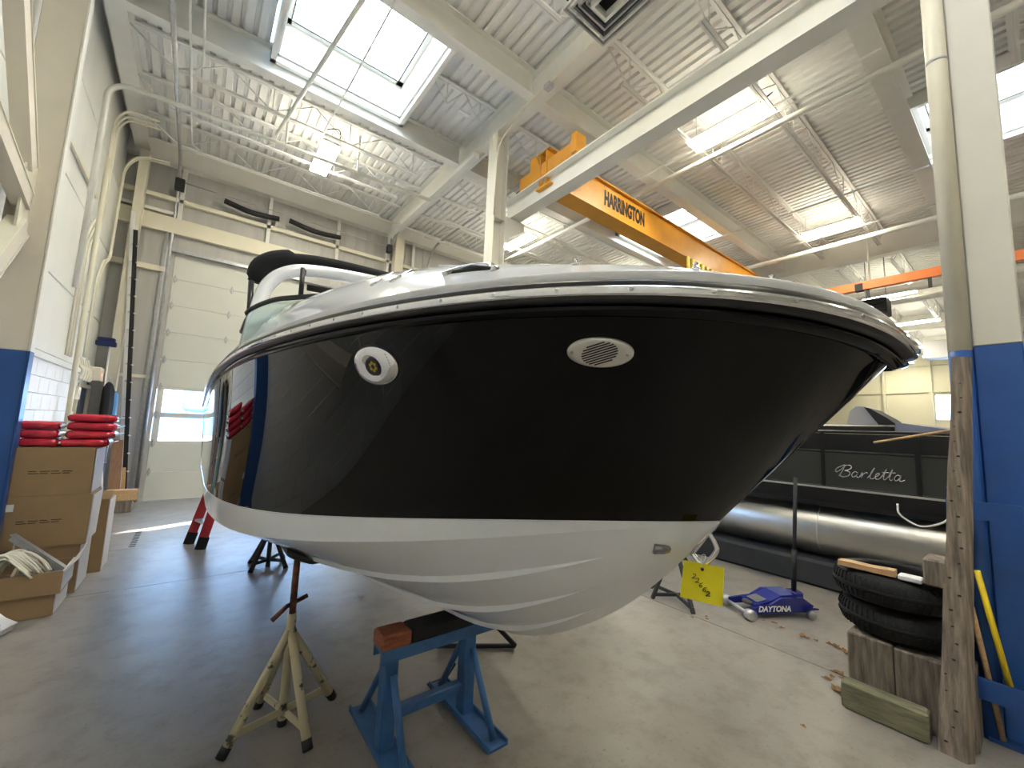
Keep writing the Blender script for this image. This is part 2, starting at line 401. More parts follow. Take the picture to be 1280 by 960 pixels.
for X0, X1 in ((3.7, 13.2), (13.4, 23)):
    beam('roof_beam', (X0, 4.36, ZB), (X1, 4.36, ZB), .45, .2, 'white roof beam above the crane girder' if X0 < 4 else 'white roof beam in the bay beyond the orange rail')
    beam('roof_beam', (X0, 6.5, ZB), (X1, 6.5, ZB), .45, .2, 'white roof beam behind the crane girder' if X0 < 4 else 'white roof beam in the far bay behind the orange rail')
    beam('roof_beam', (X0, 1.0, ZB), (X1, 1.0, ZB), .46, .24, 'wide white roof beam ending beside the skylight at the white column' if X0 < 4 else 'wide white roof beam past the hanging heater')
beam('roof_beam', (3.6, -7.8, ZB), (3.6, 10.2, ZB), .45, .2, 'long white main beam carried by the centre pillar')
for k, X in enumerate((13.3, 18.2, 23.1, 28)):
    beam('roof_beam', (X, -7.8, ZB), (X, 10.2, ZB), .62, .25, ('long white main beam above the orange rail', 'first long main beam beyond the orange rail', 'second long main beam beyond the orange rail', 'third long main beam beyond the orange rail')[k])
beam('eave_beam', (-1.28, -7.8, 6.93), (-1.28, 10.2, 6.93), .30, .22, 'white eave beam running along the top of the panelled wall')
el = thing('eave_lintel', 'deep white lintel along the top of the wall over the sectional door', 'beam', (3, 10.2, 6.53))
MB().box(XW, 13, YW-.14, YW, 6.53, 6.93).build('web', 'steel', el); MB().box(XW, 13, YW-.2, YW, 6.52, 6.54).build('bottom_flange', 'steel', el)

def joist(X0, X1, Y, depth, label, group):
    t = thing('bar_joist', label, 'joist', ((X0+X1)/2, Y, ZB-depth), group)
    MB().box(X0, X1, Y-.05, Y-.005, ZB-.035, ZB).box(X0, X1, Y+.005, Y+.05, ZB-.035, ZB).build('top_chord', 'ceil', t)
    MB().box(X0+.5, X1-.5, Y-.04, Y-.004, ZB-depth, ZB-depth+.03).box(X0+.5, X1-.5, Y+.004, Y+.04, ZB-depth, ZB-depth+.03).build('bottom_chord', 'ceil', t)
    n = max(4, 2*int((X1-X0)/(depth*2.4))); pts = [(X0+(X1-X0)*i/n, Y, ZB-.02 if i % 2 == 0 else ZB-depth+.015) for i in range(n+1)]
    m = MB()
    for i in range(n): m.tube([pts[i], pts[i+1]], .010, 5)
    m.build('web', 'ceil', t)
    for i in range(1, n, 2): MB().tube([(pts[i][0], Y, pts[i][2]), (pts[i][0], Y, ZB-.02)], .008, 5).build('web_post', 'ceil', t)
    return t
ORD = ('first', 'second', 'third', 'fourth', 'fifth', 'sixth', 'seventh')
for k, Y in enumerate((9.35, 8.3, 7.25, 3.25, 2.12, 1.12, -1.2)):
    joist(-1.3, 3.5, Y, .45, ORD[k]+' white open-web joist from the sectional door, spanning panelled wall to pillar beam', 'joists of the door bay')
joist(2.3, 3.5, 5.32, .4, 'short white open-web joist between the large skylight and the pillar beam', None)
for X0, X1, lb0, g in ((3.7, 13.2, 'white open-web joist in the crane bay', 'joists of the crane bay'), (13.4, 18.1, 'white open-web joist in the bay past the orange rail', 'joists past the orange rail'),
                      (18.3, 23, 'white open-web joist in the far bay', 'joists of the far bay'), (23.2, 27.9, 'white open-web joist in the bay before the cream wall', 'joists before the cream wall')):
    for k, Y in enumerate((9.35, 8.3, 7.25, 5.35, 3.25, 2.12, -.1)):
        lb = ORD[k]+' '+lb0+', from the door wall'
        if (Y == 5.35 or Y == -.1) and X0 < 4: joist(3.7, 8.15, Y, .55, lb, g); continue
        if Y == 5.35 and X0 < 14: joist(13.4, 15.25, Y, .55, lb, g); continue
        joist(X0, X1, Y, .55, lb, g)
# bridging bars between joists
for k, X in enumerate((6.2, 9.6, 11.9)):
    tag(MB().bar((X, .9, 6.42), (X, 4.4, 6.42), .03, .03).build('bridging_bar', 'ceil'), ORD[k]+' thin bridging bar from the pillar beam across the crane bay joists', 'bar', 'bridging bars')

# skylights
for k, (x0, x1, y0, y1) in enumerate(SKYL):
    lb = ('large square skylight over the boat with a white well', 'square skylight behind the orange crane girder', 'square skylight partly behind the white column', 'square skylight directly over the bow', 'square skylight in the bay past the orange rail')[k]
    t = thing('skylight', lb, 'skylight', ((x0+x1)/2, (y0+y1)/2, ZD)); h = .34; zt = ZD+.8
    for q, (a, b, c, d) in enumerate(((x0-.03, x0, y0, y1), (x1, x1+.03, y0, y1), (x0, x1, y0-.03, y0), (x0, x1, y1, y1+.03))):
        MB().box(a, b, c, d, ZD-.12, zt).build('curb', 'steel', t)
    MB().box(x0-.1, x1+.1, y0-.1, y0-.03, ZD-.22, ZD).box(x0-.1, x1+.1, y1+.03, y1+.1, ZD-.22, ZD).box(x0-.1, x0-.03, y0-.1, y1+.1, ZD-.22, ZD).box(x1+.03, x1+.1, y0-.1, y1+.1, ZD-.22, ZD).build('trim_frame', 'steel', t)
    fr = MB().box(x0, x1, y0, y0+.1, ZD+.42, ZD+.44).box(x0, x1, y1-.1, y1, ZD+.42, ZD+.44).box(x0, x0+.1, y0, y1, ZD+.42, ZD+.44).box(x1-.1, x1, y0, y1, ZD+.42, ZD+.44).build('ledge', 'steel', t)
    MB().box(x0-.03, x1+.03, y0-.03, y1+.03, zt, zt+.02).build('pane', 'skyl', t)
    for a, b, c, d in ((x0, x1, y0, y0+.035), (x0, x1, y1-.035, y1), (x0, x0+.035, y0+.035, y1-.035), (x1-.035, x1, y0+.035, y1-.035), ((x0+x1)/2-.02, (x0+x1)/2+.02, y0+.035, y1-.035)):
        MB().box(a, b, c, d, zt-.03, zt-.001).build('glazing_bar', 'ductgrey', t)
    for a, b, c, d in ((x0+.085, x1-.085, y0+.085, y0+.1), (x0+.085, x1-.085, y1-.1, y1-.085), (x0+.085, x0+.1, y0+.1, y1-.1), (x1-.1, x1-.085, y0+.1, y1-.1)):
        MB().box(a, b, c, d, ZD+.405, ZD+.42).build('gasket', 'darkgrey', t)

# pillar, columns
def column(name, x0, x1, y0, y1, ztop, zblue, label, upper='steel'):
    t = thing(name, label, 'column', ((x0+x1)/2, (y0+y1)/2, 0))
    MB().cbox(x0, x1, y0, y1, zblue, ztop, .006).build('upper_shaft', upper, t)
    o = MB().cbox(x0, x1, y0, y1, .02, zblue, .006).build('painted_base', 'blue', t); o['label'] = 'blue painted lower length'
    MB().box(x0-.06, x1+.06, y0-.06, y1+.06, 0, .02).build('base_plate', 'blue', t)
    return t
pl = thing('pillar', 'white steel H-section pillar rising behind the boat deck', 'column', (3.6, 5.3, 0))
MB().box(3.48, 3.50, 5.18, 5.42, 0, ZB-.45).build('flange', 'cream', pl); MB().box(3.70, 3.72, 5.18, 5.42, 0, ZB-.45).build('flange', 'steel', pl)
MB().box(3.50, 3.70, 5.293, 5.307, 0, ZB-.45).build('web', 'steel', pl)
MB().prism([(3.72, 5.24, 5.12), (4.16, 5.24, 5.12), (4.16, 5.24, 4.98), (3.72, 5.24, 4.72)], (0, .12, 0)).build('crane_bracket', 'steel', pl)
MB().box(3.50, 3.70, 5.19, 5.41, 5.0, 5.02).build('stiffener', 'steel', pl)
cw = column('column', -1.46, -1.18, 5.30, 5.385, 6.62, 2.1, 'white column with blue painted base at the panelled wall above the cartons', 'beige')
MB().box(-1.18, -1.168, 5.285, 5.40, 2.1, 6.62).build('flange', 'steel', cw)
MB().box(-1.18, -1.168, 5.285, 5.40, .02, 2.1).build('painted_flange', 'blue', cw)
cc = thing('corner_column', 'cream column with blue base in the corner behind the ladder', 'column', (-1.2, 10.05, 0))
MB().cbox(-1.29, -1.15, 9.98, 10.2, 1.95, 6.55, .006).build('upper_shaft', 'cream', cc); MB().cbox(-1.29, -1.15, 9.98, 10.2, 0, 1.95, .006).build('painted_base', 'blue', cc)
cr = column('column', 3.70, 3.865, .03, .222, ZB-.45, 2.215, 'broad white column with blue painted base beside the leaning rough post', 'offwhite')
tag(MB().box(3.70, 3.92, 9.97, 10.2, 0, 6.5).build('wall_column', 'cream'), 'cream column in the wall beside the sectional door', 'column')
MB().box(3.80, 3.865, .222, .32, .02, 2.215).build('rear_flange_base', 'blue', cr); MB().box(3.80, 3.865, .222, .32, 2.215, ZB-.45).build('rear_flange', 'offwhite', cr)
dp = thing('drain_pipe', 'cream round drain pipe standing against the broad white column', 'pipe', (3.58, .32, 0))
MB().lathe([(.052, 0), (.052, 2.19)], (3.70, .276, 0), n=20).build('painted_length', 'blue', dp)
MB().lathe([(.052, 2.19), (.052, 6.5)], (3.70, .276, 0), n=20).build('upper_length', 'cream', dp)
MB().lathe([(.055, 4.15), (.055, 4.17)], (3.70, .276, 0), n=20).build('strap', 'galv', dp)
pg = thing('pipe_guard', 'blue flat steel guard bars bolted around the column base', 'guard', (3.55, .3, 0))
MB().box(3.57, 3.70, .355, .37, .02, 1.36).build('upright', 'navy', pg)
MB().box(3.55, 3.562, .085, .37, 1.20, 1.30).build('strap', 'blue', pg); MB().box(3.55, 3.562, -.3, .37, .24, .35).build('strap', 'blue', pg)
for z in (.24, 1.20): MB().box(3.562, 3.70, .355, .37, z, z+.1).build('strap', 'blue', pg)

# diagonal braces on the left wall
BN = V(-1.30, 5.28, 3.3)
for i, (tgt, lb) in enumerate(((V(-1.30, 3.7, 5.6), 'steep beige brace running up from the column gusset to the roof'), (V(-1.30, 3.3, 3.95), 'shallow beige brace rising away from the column gusset'), (V(-1.30, 3.2, .9), 'beige brace running down from the column gusset'))):
    st = BN+V(0, (-.12, -.06, -.06)[i], (.35, .08, -.15)[i])
    t = thing('cross_brace', lb, 'brace', (st+tgt)/2)
    MB().bar(st, tgt, .012, .16, (0, 0, 1)).build('web', 'beige', t)
    MB().bar(st, tgt, .11, .014, (0, 0, 1), (.04, .08)).build('flange', 'cream', t)
    MB().bar(st, tgt, .11, .014, (0, 0, 1), (.04, -.08)).build('flange', 'beige', t)
tag(MB().box(-1.325, -1.31, 5.05, 5.30, 3.0, 3.75).build('gusset_plate', 'cream'), 'cream gusset plate joining the braces to the column', 'plate')
tag(MB().bar(at(86, 170, X=-1.47), at(120, 246, X=-1.47), .03, .06).build('wall_strut', 'cream'), 'thin cream strut slanting down the panelled wall behind the conduits', 'strut')

# ================================================================== PIPES AND CONDUITS
def fillet(pts, r, n=5):
    P = [V(p) for p in pts]; out = [P[0]]
    for i in range(1, len(P)-1):
        a, b = (P[i-1]-P[i]), (P[i+1]-P[i]); d = min(r, a.length*.45, b.length*.45); A, B = P[i]+a.normalized()*d, P[i]+b.normalized()*d
        out += [(A*(1-t)**2+P[i]*(2*t*(1-t))+B*t*t) for t in [k/n for k in range(n+1)]]
    return out+[P[-1]]
def pipe(name, pts, r, m, label, cat='pipe', group=None, sm=None, n=8):
    if not sm: pts = fillet(pts, .3)
    if sm: pts = smooth(pts, sm)
    return tag(MB().tube(pts, r, n).build(name, m), label, cat, group)
XP = -1.44
for k in range(3):
    o = k*.13
    pipe('conduit', [(XP, 7.95+o, 2.35), (XP, 7.95+o, 4.0-o*.2), (XP, 8.25+o, 4.35-o*.2), (XP, 8.55+o, 4.6), (XP, 8.6+o, 6.2), (XP+.12, 8.6+o, 6.4), (XP+.5, 8.62+o, 6.42)], .016, 'cream', ORD[2-k]+' of three cream conduits bending up the panelled wall, counted from the corner column', 'conduit', 'conduits on the panelled wall')
for k in range(2):
    o = k*.14
    pipe('conduit', [(XP, 9.0+o, 2.45), (XP, 9.0+o, 3.7), (XP, 9.3+o, 4.1), (XP, 9.75+o*.6, 4.25), (XP, 9.8+o*.6, 6.0), (XP+.15, 9.8+o*.6, 6.3), (XP+.6, 9.8+o*.6, 6.35)], .016, 'cream', ('thin cream conduit farther from the corner column, of the pair beside it', 'thin cream conduit closer to the corner column, of the pair beside it')[k], 'conduit', 'conduits by the corner column')
for k in range(2):
    x = -.52+k*.14
    pipe('conduit', [(x, 4.4, 6.42), (x, 7.3-k*.5, 6.42)]+([(x, 9.0, 6.42), (x+.25, 9.2, 6.42), (4.0, 9.25, 6.42)] if k == 0 else [(x-.1, 6.95, 6.42)]), .014, 'steel', 'straight white ceiling conduit turning along the joists' if k == 0 else 'short white ceiling conduit beside the longer one', 'conduit')
pipe('sprinkler_main', [(-1.38, 7.55, 3.2), (-1.38, 7.55, 6.0), (-1.25, 7.55, 6.15), (-.8, 7.5, 6.15), (3.35, 7.3, 6.15)], .035, 'steel', 'white sprinkler main rising up the wall and crossing under the joists')
pipe('riser_pipe', [(-1.40, 8.35, 0), (-1.40, 8.35, 5.4)], .032, 'cream', 'cream riser pipe standing on the wall by the service door')
for k, (x, y) in enumerate(((-.25, 7.5), (.75, 7.45), (1.9, 7.38))):
    pipe('drop_pipe', [(x, y-.04, 6.12), (x, y-.04, 6.85)], .018, 'steel', 'short white hanger pipe above the sprinkler main', 'pipe', 'hangers of the sprinkler main')
pipe('sprinkler_branch', [(.60, 7.3, 6.2), (1.12, 3.3, 6.2)], .028, 'steel', 'white pipe passing below the large skylight')
pipe('light_conduit', [(1.2, 7.3, 6.3), (1.35, 3.0, 6.3)], .012, 'steel', 'thin white conduit below the large skylight', 'conduit')
for k, (x, lb) in enumerate(((6.32, 'white sprinkler pipe alongside the lamp over the crane girder'), (11.45, 'white sprinkler pipe alongside the lamp by the main beam'))):
    pipe('sprinkler_pipe', [(x, -4, 6.2), (x, 9.5, 6.2)], .045 if k == 0 else .06, 'steel', lb)
pipe('lamp_conduit', [(6.3, 1.2, 6.385), (6.3, 3.6, 6.385)], .014, 'steel', 'thin conduit feeding the lamp over the crane girder', 'conduit')
pipe('lamp_conduit', [(11.2, .6, 6.38), (11.2, 4.0, 6.38)], .018, 'steel', 'thin conduit feeding the lamp by the main beam', 'conduit')
op = thing('orange_runway', 'slim orange crane runway rail at the far end of the crane girder', 'rail', (12.4, 3, 5.2))
MB().box(12.34, 12.46, -6, 9.5, 5.27, 5.41).build('rail', 'pipeorange', op); MB().box(12.36, 12.44, -6, 9.5, 5.41, 5.475).build('track_bar', 'pipeorange', op)
MB().box(12.32, 12.48, 2.4, 2.55, 5.25, 5.425).build('coupling', 'mattblack', op)
for y in (-.5, 1.25, 2.3, 4.6, 6.6): MB().box(12.37, 12.43, y, y+.06, 5.05, 5.27).build('hanger', 'darkgrey', op)
for y in (-.5, 2.3, 6.6): MB().tube([(12.5, y, 5.3), (12.5, y, 6.5)], .02, 6).build('drop_rod', 'steel', op)
pipe('main_pipe', [(14.6, -4, 5.75), (14.6, 9.5, 5.75)], .1, 'steel', 'thick white pipe behind the orange rail', n=12)
pipe('main_pipe', [(16.4, -4, 5.9), (16.4, 9.5, 5.9)], .08, 'steel', 'white pipe behind the hanging heater', n=10)
# beam conduit with box and end junction
pipe('beam_conduit', [(3.48, .5, 6.46), (3.48, 3.6, 6.46), (3.47, 4.3, 6.46), (3.42, 4.5, 6.3), (3.44, 5.1, 6.2), (3.46, 5.15, 5.0)], .012, 'cream', 'cream conduit along the underside of the pillar beam', 'conduit')
tag(MB().cbox(3.44, 3.54, 3.9, 4.02, 6.40, 6.47, .006).build('junction_box', 'ductgrey'), 'small grey junction box under the pillar beam', 'box')

# door tracks
def track(x, label, yend=4.3, ztop=6.5):
    t = thing('door_track', label, 'track', (x, 9.9, 0))
    p = [(x, YW-.07, 0), (x, YW-.07, 5.6)]+arc((x, YW-.77, ztop-.7), .7, 0, PI/2, 8, (0, 1, 0), (0, 0, 1))+[(x, yend, ztop)]
    MB().tube(p, .03, 6).build('rail', 'galv', t)
    MB().box(x-.09, x-.05, YW-.06, YW, 0, 5.3).build('angle', 'galv', t)
    return t
track(-.70, 'galvanised door track at the edge of the door next to the ladder'); track(3.62, 'galvanised door track at the far edge of the sectional door', 5.8)
tr = track(4.72, 'galvanised track of the second door behind the pillar', 4.6)
tag(MB().bar((3.50, 5.85, 6.42), (3.50, 9.9, 6.42), .11, .1).build('track_channel', 'steel'), 'white steel channel carrying the door track below the joists', 'channel')
opn = thing('door_spring', 'door spring shaft bracket above the sectional door', 'shaft', (.8, 10.1, 6.0))
MB().tube([(-.7, 10.08, 6.18), (3.7, 10.08, 6.18)], .012).build('shaft', 'galv', opn)
for k, (x0, x1) in enumerate(((.05, 1.05), (1.25, 2.35))):
    MB().tube(smooth([(x0, 10.06, 6.06), ((x0+x1)/2, 10.06, 5.98), (x1, 10.06, 6.02)], 8), .055, 12).build('spring', 'mattblack', opn)
MB().cbox(-.75, -.6, 10.0, 10.15, 6.0, 6.22, .01).build('drum', 'darkgrey', opn)
MB().cbox(3.5, 3.62, 10.0, 10.15, 6.02, 6.22, .01).build('drum', 'darkgrey', opn)

# ================================================================== LAMPS, DIFFUSER, CRANE
def lamp(x, y, label, z=6.40, L=1.05, W=.3, group=None):
    t = thing('ceiling_lamp', label, 'lamp', (x, y, z), group)
    MB().cbox(x-W/2, x+W/2, y-L/2, y+L/2, z+.0, z+.07, .02).build('housing', 'steel', t)
    for s in (-1, 1): MB().cbox(x+s*W/4-W*.23, x+s*W/4+W*.23, y-L/2+.015, y+L/2-.015, z-.03, z-.0005, .008).build('diffuser', 'lamp', t)
    MB().box(x-W*.3, x+W*.3, y-L*.45, y+L*.45, z+.071, z+.074).build('ceiling_fill', 'ceilfill', t)  # glowing strip added above the housing to brighten the ceiling
    for s in (-1, 1): MB().tube([(x, y+s*L*.45, z+.06), (x, y+s*L*.45, ZD-.02)], .006, 5).build('hanger', 'galv', t)
    return t
lamp(1.42, 7.77, 'fluorescent lamp hung in front of the sectional door bay'); lamp(6.1, 2.72, 'fluorescent lamp hung over the crane girder side'); lamp(10.92, 2.63, 'fluorescent lamp hung by the long main beam')
lamp(6.15, 7.95, 'fluorescent lamp hung behind the pillar'); lamp(1.42, 2.3, 'fluorescent lamp hung above the bow'); lamp(6.1, -2.6, 'fluorescent lamp hung above the pontoon boat aisle'); lamp(1.42, -2.6, 'fluorescent lamp hung over the open floor before the bow')
lamp(10.92, 7.9, 'fluorescent lamp hung past the crane hoist'); lamp(10.92, -2.6, 'fluorescent lamp hung behind the broad white column')
for x, y in ((16.6, 2.62), (21, 2.6), (23.3, 3.75), (26.5, 2.8), (29.5, 2.9), (31.2, 4.7)):
    lamp(x, y, 'fluorescent lamp in the far bays beyond the orange rail', 6.2, 1.25, .3, 'far bay lamps')
tag(MB().tube(smooth([(1.42, 7.45, 6.5), (1.3, 7.3, 6.62), (1.5, 7.2, 6.68), (1.55, 7.35, 6.6), (1.42, 7.42, 6.58)], 5), .008, 5).build('lamp_cable', 'mattblack'), 'looped dark cable above the lamp in the sectional door bay', 'cable')
tag(MB().tube(smooth([(6.1, 2.25, 6.5), (6.2, 2.1, 6.65), (6.3, 2.2, 6.72), (6.2, 2.3, 6.6)], 5), .008, 5).build('lamp_cable', 'mattblack'), 'looped dark cable above the lamp over the crane girder', 'cable')

df = thing('air_diffuser', 'square ceiling air diffuser with nested louvre frames under the pillar beam', 'vent', (2.95, 2.3, 5.95))
def ring(m, x0, x1, y0, y1, z0, z1, t):
    return m.box(x0, x1, y0, y0+t, z0, z1).box(x0, x1, y1-t, y1, z0, z1).box(x0, x0+t, y0+t, y1-t, z0, z1).box(x1-t, x1, y0+t, y1-t, z0, z1)
DX, DY, HX, HY = 2.93, 2.30, .32, .48
MB().box(DX-HX+.02, DX+HX-.02, DY-HY+.02, DY+HY-.02, 6.1, 6.495).build('duct', 'cream', df)
for k in range(4):
    e = k*.055; ring(MB(), DX-HX+e, DX+HX-e, DY-HY+e, DY+HY-e, 5.96+k*.015, 6.0+k*.02, .02).build('louvre', 'galv', df)
ring(MB(), DX-HX+.2, DX+HX-.2, DY-HY+.2, DY+HY-.2, 5.96, 6.05, .03).build('core_frame', 'steel', df)
MB().box(DX-HX+.02, DX+HX-.02, DY-HY+.02, DY+HY-.02, 6.08, 6.1).build('throat', 'darkhole', df)

beam('crane_runway', (3.98, -7.5, 5.50), (3.98, 5.5, 5.50), .36, .22, 'heavy white crane runway beam reaching the pillar bracket')
cb = thing('bridge_crane', 'orange bridge crane with lettered box girder', 'crane', (8, 4.45, 5.35))
gl = MB().box(3.9, 12.5, 4.42, 4.44, 5.38, 5.93).box(3.9, 12.5, 4.56, 4.58, 5.38, 5.93); gl.build('girder_web', 'orange', cb)
MB().box(3.9, 12.5, 4.36, 4.64, 5.93, 5.95).build('girder_top', 'orange', cb); MB().box(3.9, 12.5, 4.34, 4.66, 5.355, 5.38).build('girder_bottom', 'orange', cb)
for x in (3.98, 12.4):
    e = MB().cbox(x-.06, x+.06, 3.85, 5.1, 5.56, 5.78, .01); e.box(x-.1, x+.1, 3.78, 3.88, 5.56, 5.86); e.build('end_truck', 'orange', cb)
    MB().prism([(x-.05, 4.62, 5.78), (x-.05, 4.85, 5.78), (x-.05, 4.85, 6.0), (x-.05, 4.72, 6.0)], (.1, 0, 0)).build('tie_bracket', 'orange', cb)
    for y in (3.98, 4.98): MB().lathe([(.03, -.045), (.075, -.045), (.075, .045), (.03, .045)], (x, y, 5.56), 'X').build('wheel', 'mattblack', cb)
    MB().box(x-.05, x+.05, 5.1, 5.2, 5.5, 5.58).build('bumper', 'mattblack', cb)
lettering('brand_lettering', 'HARRINGTON', .36, 'ink', cb, (5.86, 4.416, 5.68), (1, 0, 0), (0, 0, 1), xs=.50, bold=.018)
lettering('capacity_lettering', '2 TON', .2, 'ink', cb, (10.9, 4.416, 5.6), (1, 0, 0), (0, 0, 1), bold=.005)
ho = thing('chain_hoist', 'electric chain hoist with brown trolley under the crane girder', 'hoist', (9.8, 4.5, 4.9))
MB().cbox(9.55, 10.05, 4.3, 4.7, 4.98, 5.2, .03).build('motor', 'orange', ho); MB().cbox(9.7, 9.9, 4.25, 4.75, 5.2, 5.36, .02).build('trolley', 'rust', ho)
MB().tube([(9.8, 4.5, 5.0), (9.8, 4.5, 4.3)], .02).build('chain', 'galv', ho)
fs = thing('festoon_cable', 'row of yellow hanging festoon cable loops below the crane girder', 'cable', (9, 4.3, 5.1))
for k in range(9):
    x = 7.75+k*.2; MB().box(x, x+.1, 4.27, 4.30, 5.08, 5.33).build('loop', 'yellow', fs)
ht = thing('unit_heater', 'dark hanging unit heater beneath the thick white pipe', 'heater', (14.2, 2.4, 5.0))
MB().cbox(13.9, 14.5, 2.25, 2.75, 5.0, 5.45, .03).build('cabinet', 'darkgrey', ht)
for k in range(4): MB().box(13.87, 13.9, 2.28, 2.72, 5.05+k*.1, 5.1+k*.1).build('louvre', 'mattblack', ht)
for y in (2.3, 2.7): MB().tube([(14.2, y, 5.44), (14.2, y, 6.9)], .012, 5).build('hanger', 'galv', ht)
ec = thing('control_box', 'grey crane control cabinet with yellow warning label at the far runway', 'cabinet', (12.3, 3.6, 4.9))
MB().cbox(12.1, 12.4, 3.45, 3.95, 4.75, 5.13, .02).build('cabinet', 'ductgrey', ec); MB().box(12.09, 12.1, 3.5, 3.58, 4.8, 4.98).build('warning_label', 'yellow', ec); MB().box(12.25, 12.36, 3.55, 3.85, 5.13, 5.27).build('bracket', 'galv', ec)
dt = thing('supply_duct', 'grey air duct hung in front of the cream wall', 'duct', (25, 1.5, 5.4))
MB().box(24.6, 25.3, -4, 2.9, 5.35, 6.1).build('trunk', 'ductgrey', dt); MB().box(24.58, 25.32, 1.2, 1.24, 5.33, 6.12).build('seam', 'galv', dt)

# ================================================================== THE BOAT
XC, YE, NT = 1.3, 5.9, 46
class Crv:
    def __init__(s, B, L, y0, q, q2, zf): s.a = (B, L, q, q2); s.y0 = y0; s.zf = zf
    def atY(s, Y):
        B, L, q, q2 = s.a; u = min(max((Y-s.y0)/L, 0), 1); hb = B*(1-(1-u)**q)**(1/q2)
        return Vector((XC-hb, Y, s.zf(hb, Y)))
    def __call__(s, t): return s.atY(s.y0+(YE-s.y0)*t)
def dense(pts):                                         # smooth 1-D table
    p = np.array(pts); xx = np.linspace(p[0, 0]-.6, p[-1, 0]+.6, 900); k = (p[1, 1]-p[0, 1])/(p[1, 0]-p[0, 0]); k2 = (p[-1, 1]-p[-2, 1])/(p[-1, 0]-p[-2, 0])
    yy = np.interp(xx, p[:, 0], p[:, 1]); yy = np.where(xx < p[0, 0], p[0, 1]+k*(xx-p[0, 0]), yy); yy = np.where(xx > p[-1, 0], p[-1, 1]+k2*(xx-p[-1, 0]), yy)
    sg = .11/(xx[1]-xx[0]); g = np.exp(-.5*(np.arange(-60, 61)/sg)**2); g /= g.sum()
    y2 = np.convolve(np.pad(yy, 60, mode='reflect', reflect_type='odd'), g, 'valid')
    return lambda v: float(np.interp(v, xx, y2))
_g = np.polyfit([0, .08, .19, .29, .354, .436, .5, .6, .68, .77, .84, .92, .99, 1.08, 1.15], [1.819, 1.835, 1.853, 1.863, 1.868, 1.874, 1.878, 1.892, 1.904, 1.913, 1.917, 1.919, 1.92, 1.92, 1.918], 3)
G = Crv(1.22, 4, .197, 2.4, 2.4, lambda hb, Y: float(np.polyval(_g, hb))-.035*max(0, Y-2.3)**1.3)
_k = dense([(.62, 1.347), (.77, 1.337), (.91, 1.323), (1.08, 1.306), (1.28, 1.281), (1.52, 1.251), (1.85, 1.211), (2.2, 1.172), (2.6, 1.139), (3, 1.118), (4, 1.09), (7.2, 1.05)])
K = Crv(1.19, 3.3, .62, 2.2, 1.3, lambda hb, Y: _k(Y))
_c = dense([(.62, 1.344), (.64, 1.341), (.84, 1.305), (1.08, 1.252), (1.4, 1.187), (1.86, 1.105), (2.4, 1.025), (2.74, .99), (3.2, .965), (4, .94), (7.2, .9)])
CN = Crv(1.17, 3.3, .62, 2.2, 1.3, lambda hb, Y: _c(Y))
_kz = dense([(.62, 1.34), (.75, 1.185), (.9, 1.02), (1.12, .86), (1.385, .70), (1.7, .60), (2.1, .565), (3, .53), (7.2, .5)])
def keel(t):
    Y = .62+(YE-.62)*t; return Vector((XC, Y, _kz(Y)))
TS = [(i/NT)**2.1 for i in range(NT+1)]
def mir(p): return Vector((2*XC-p.x, p.y, p.z))
def side_pt(t, v):
    a, b = G(t), K(t); p = a.lerp(b, v)
    p.x += .05*math.sin(PI*v)*(t/(t+.06))*math.exp(-2.5*t)      # hollow flare in the bow
    return p
def bot_pt(t, v):
    a, b = CN(t), keel(t); p = a.lerp(b, v)
    bl = math.sin(PI*v)*.06*math.exp(-4*t)*(t/(t+.02))
    p.x -= bl; p.z -= bl*.6
    return p
def bot_nrm(t, v):
    e = .003; a = bot_pt(t+e, v)-bot_pt(max(t-e, 0), v); b = bot_pt(t, min(v+.02, 1))-bot_pt(t, max(v-.02, 0))
    n = a.cross(b); n.normalize()
    if n.z > 0: n = -n
    return n
boat = thing('motor_boat', 'black and white bowrider motor boat resting on stands', 'boat', (XC, 3, .5))
def skin(fn, NV, name, m, extra=None):
    mb = MB()
    for s in (0, 1):
        rows = [[(fn(t, v/NV) if s == 0 else mir(fn(t, v/NV))) for v in range(NV+1)] for t in TS]
        mb.loft(rows, cap=False, closed=False)
    if extra: extra(mb)
    return mb.build(name, m, boat)
skin(side_pt, 14, 'topside', 'gelblack', lambda mb: mb.add([G(1), K(1), mir(K(1)), mir(G(1))], [(0, 1, 2, 3)]))
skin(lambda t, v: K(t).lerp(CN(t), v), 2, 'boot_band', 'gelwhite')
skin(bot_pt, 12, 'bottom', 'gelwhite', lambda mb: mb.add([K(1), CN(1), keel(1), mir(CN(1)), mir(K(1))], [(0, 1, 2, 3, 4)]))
# thin lip where the black and white mouldings meet
for s in (0, 1):
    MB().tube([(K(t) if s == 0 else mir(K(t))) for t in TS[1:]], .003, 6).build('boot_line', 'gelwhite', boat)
# lifting strakes
for v0, t1 in ((.30, .035), (.60, .05), (.86, .07)):
    for s in (0, 1):
        mb = MB(); rings = []
        tt = [t for t in TS if t >= t1]+[]
        for i, t in enumerate(tt):
            f = min(1, i/6.0); p = bot_pt(t, v0); n = bot_nrm(t, v0); e = (bot_pt(t, v0+.03)-bot_pt(t, v0-.03)).normalized()
            a = [p-e*.022*f-n*.004, p-e*.003+n*.016*f, p+e*.010*f-n*.004]
            rings.append(a if s == 0 else [mir(x) for x in a])
        mb.loft(rings, cap=True, sm=False).build('strake', 'gelwhite', boat)
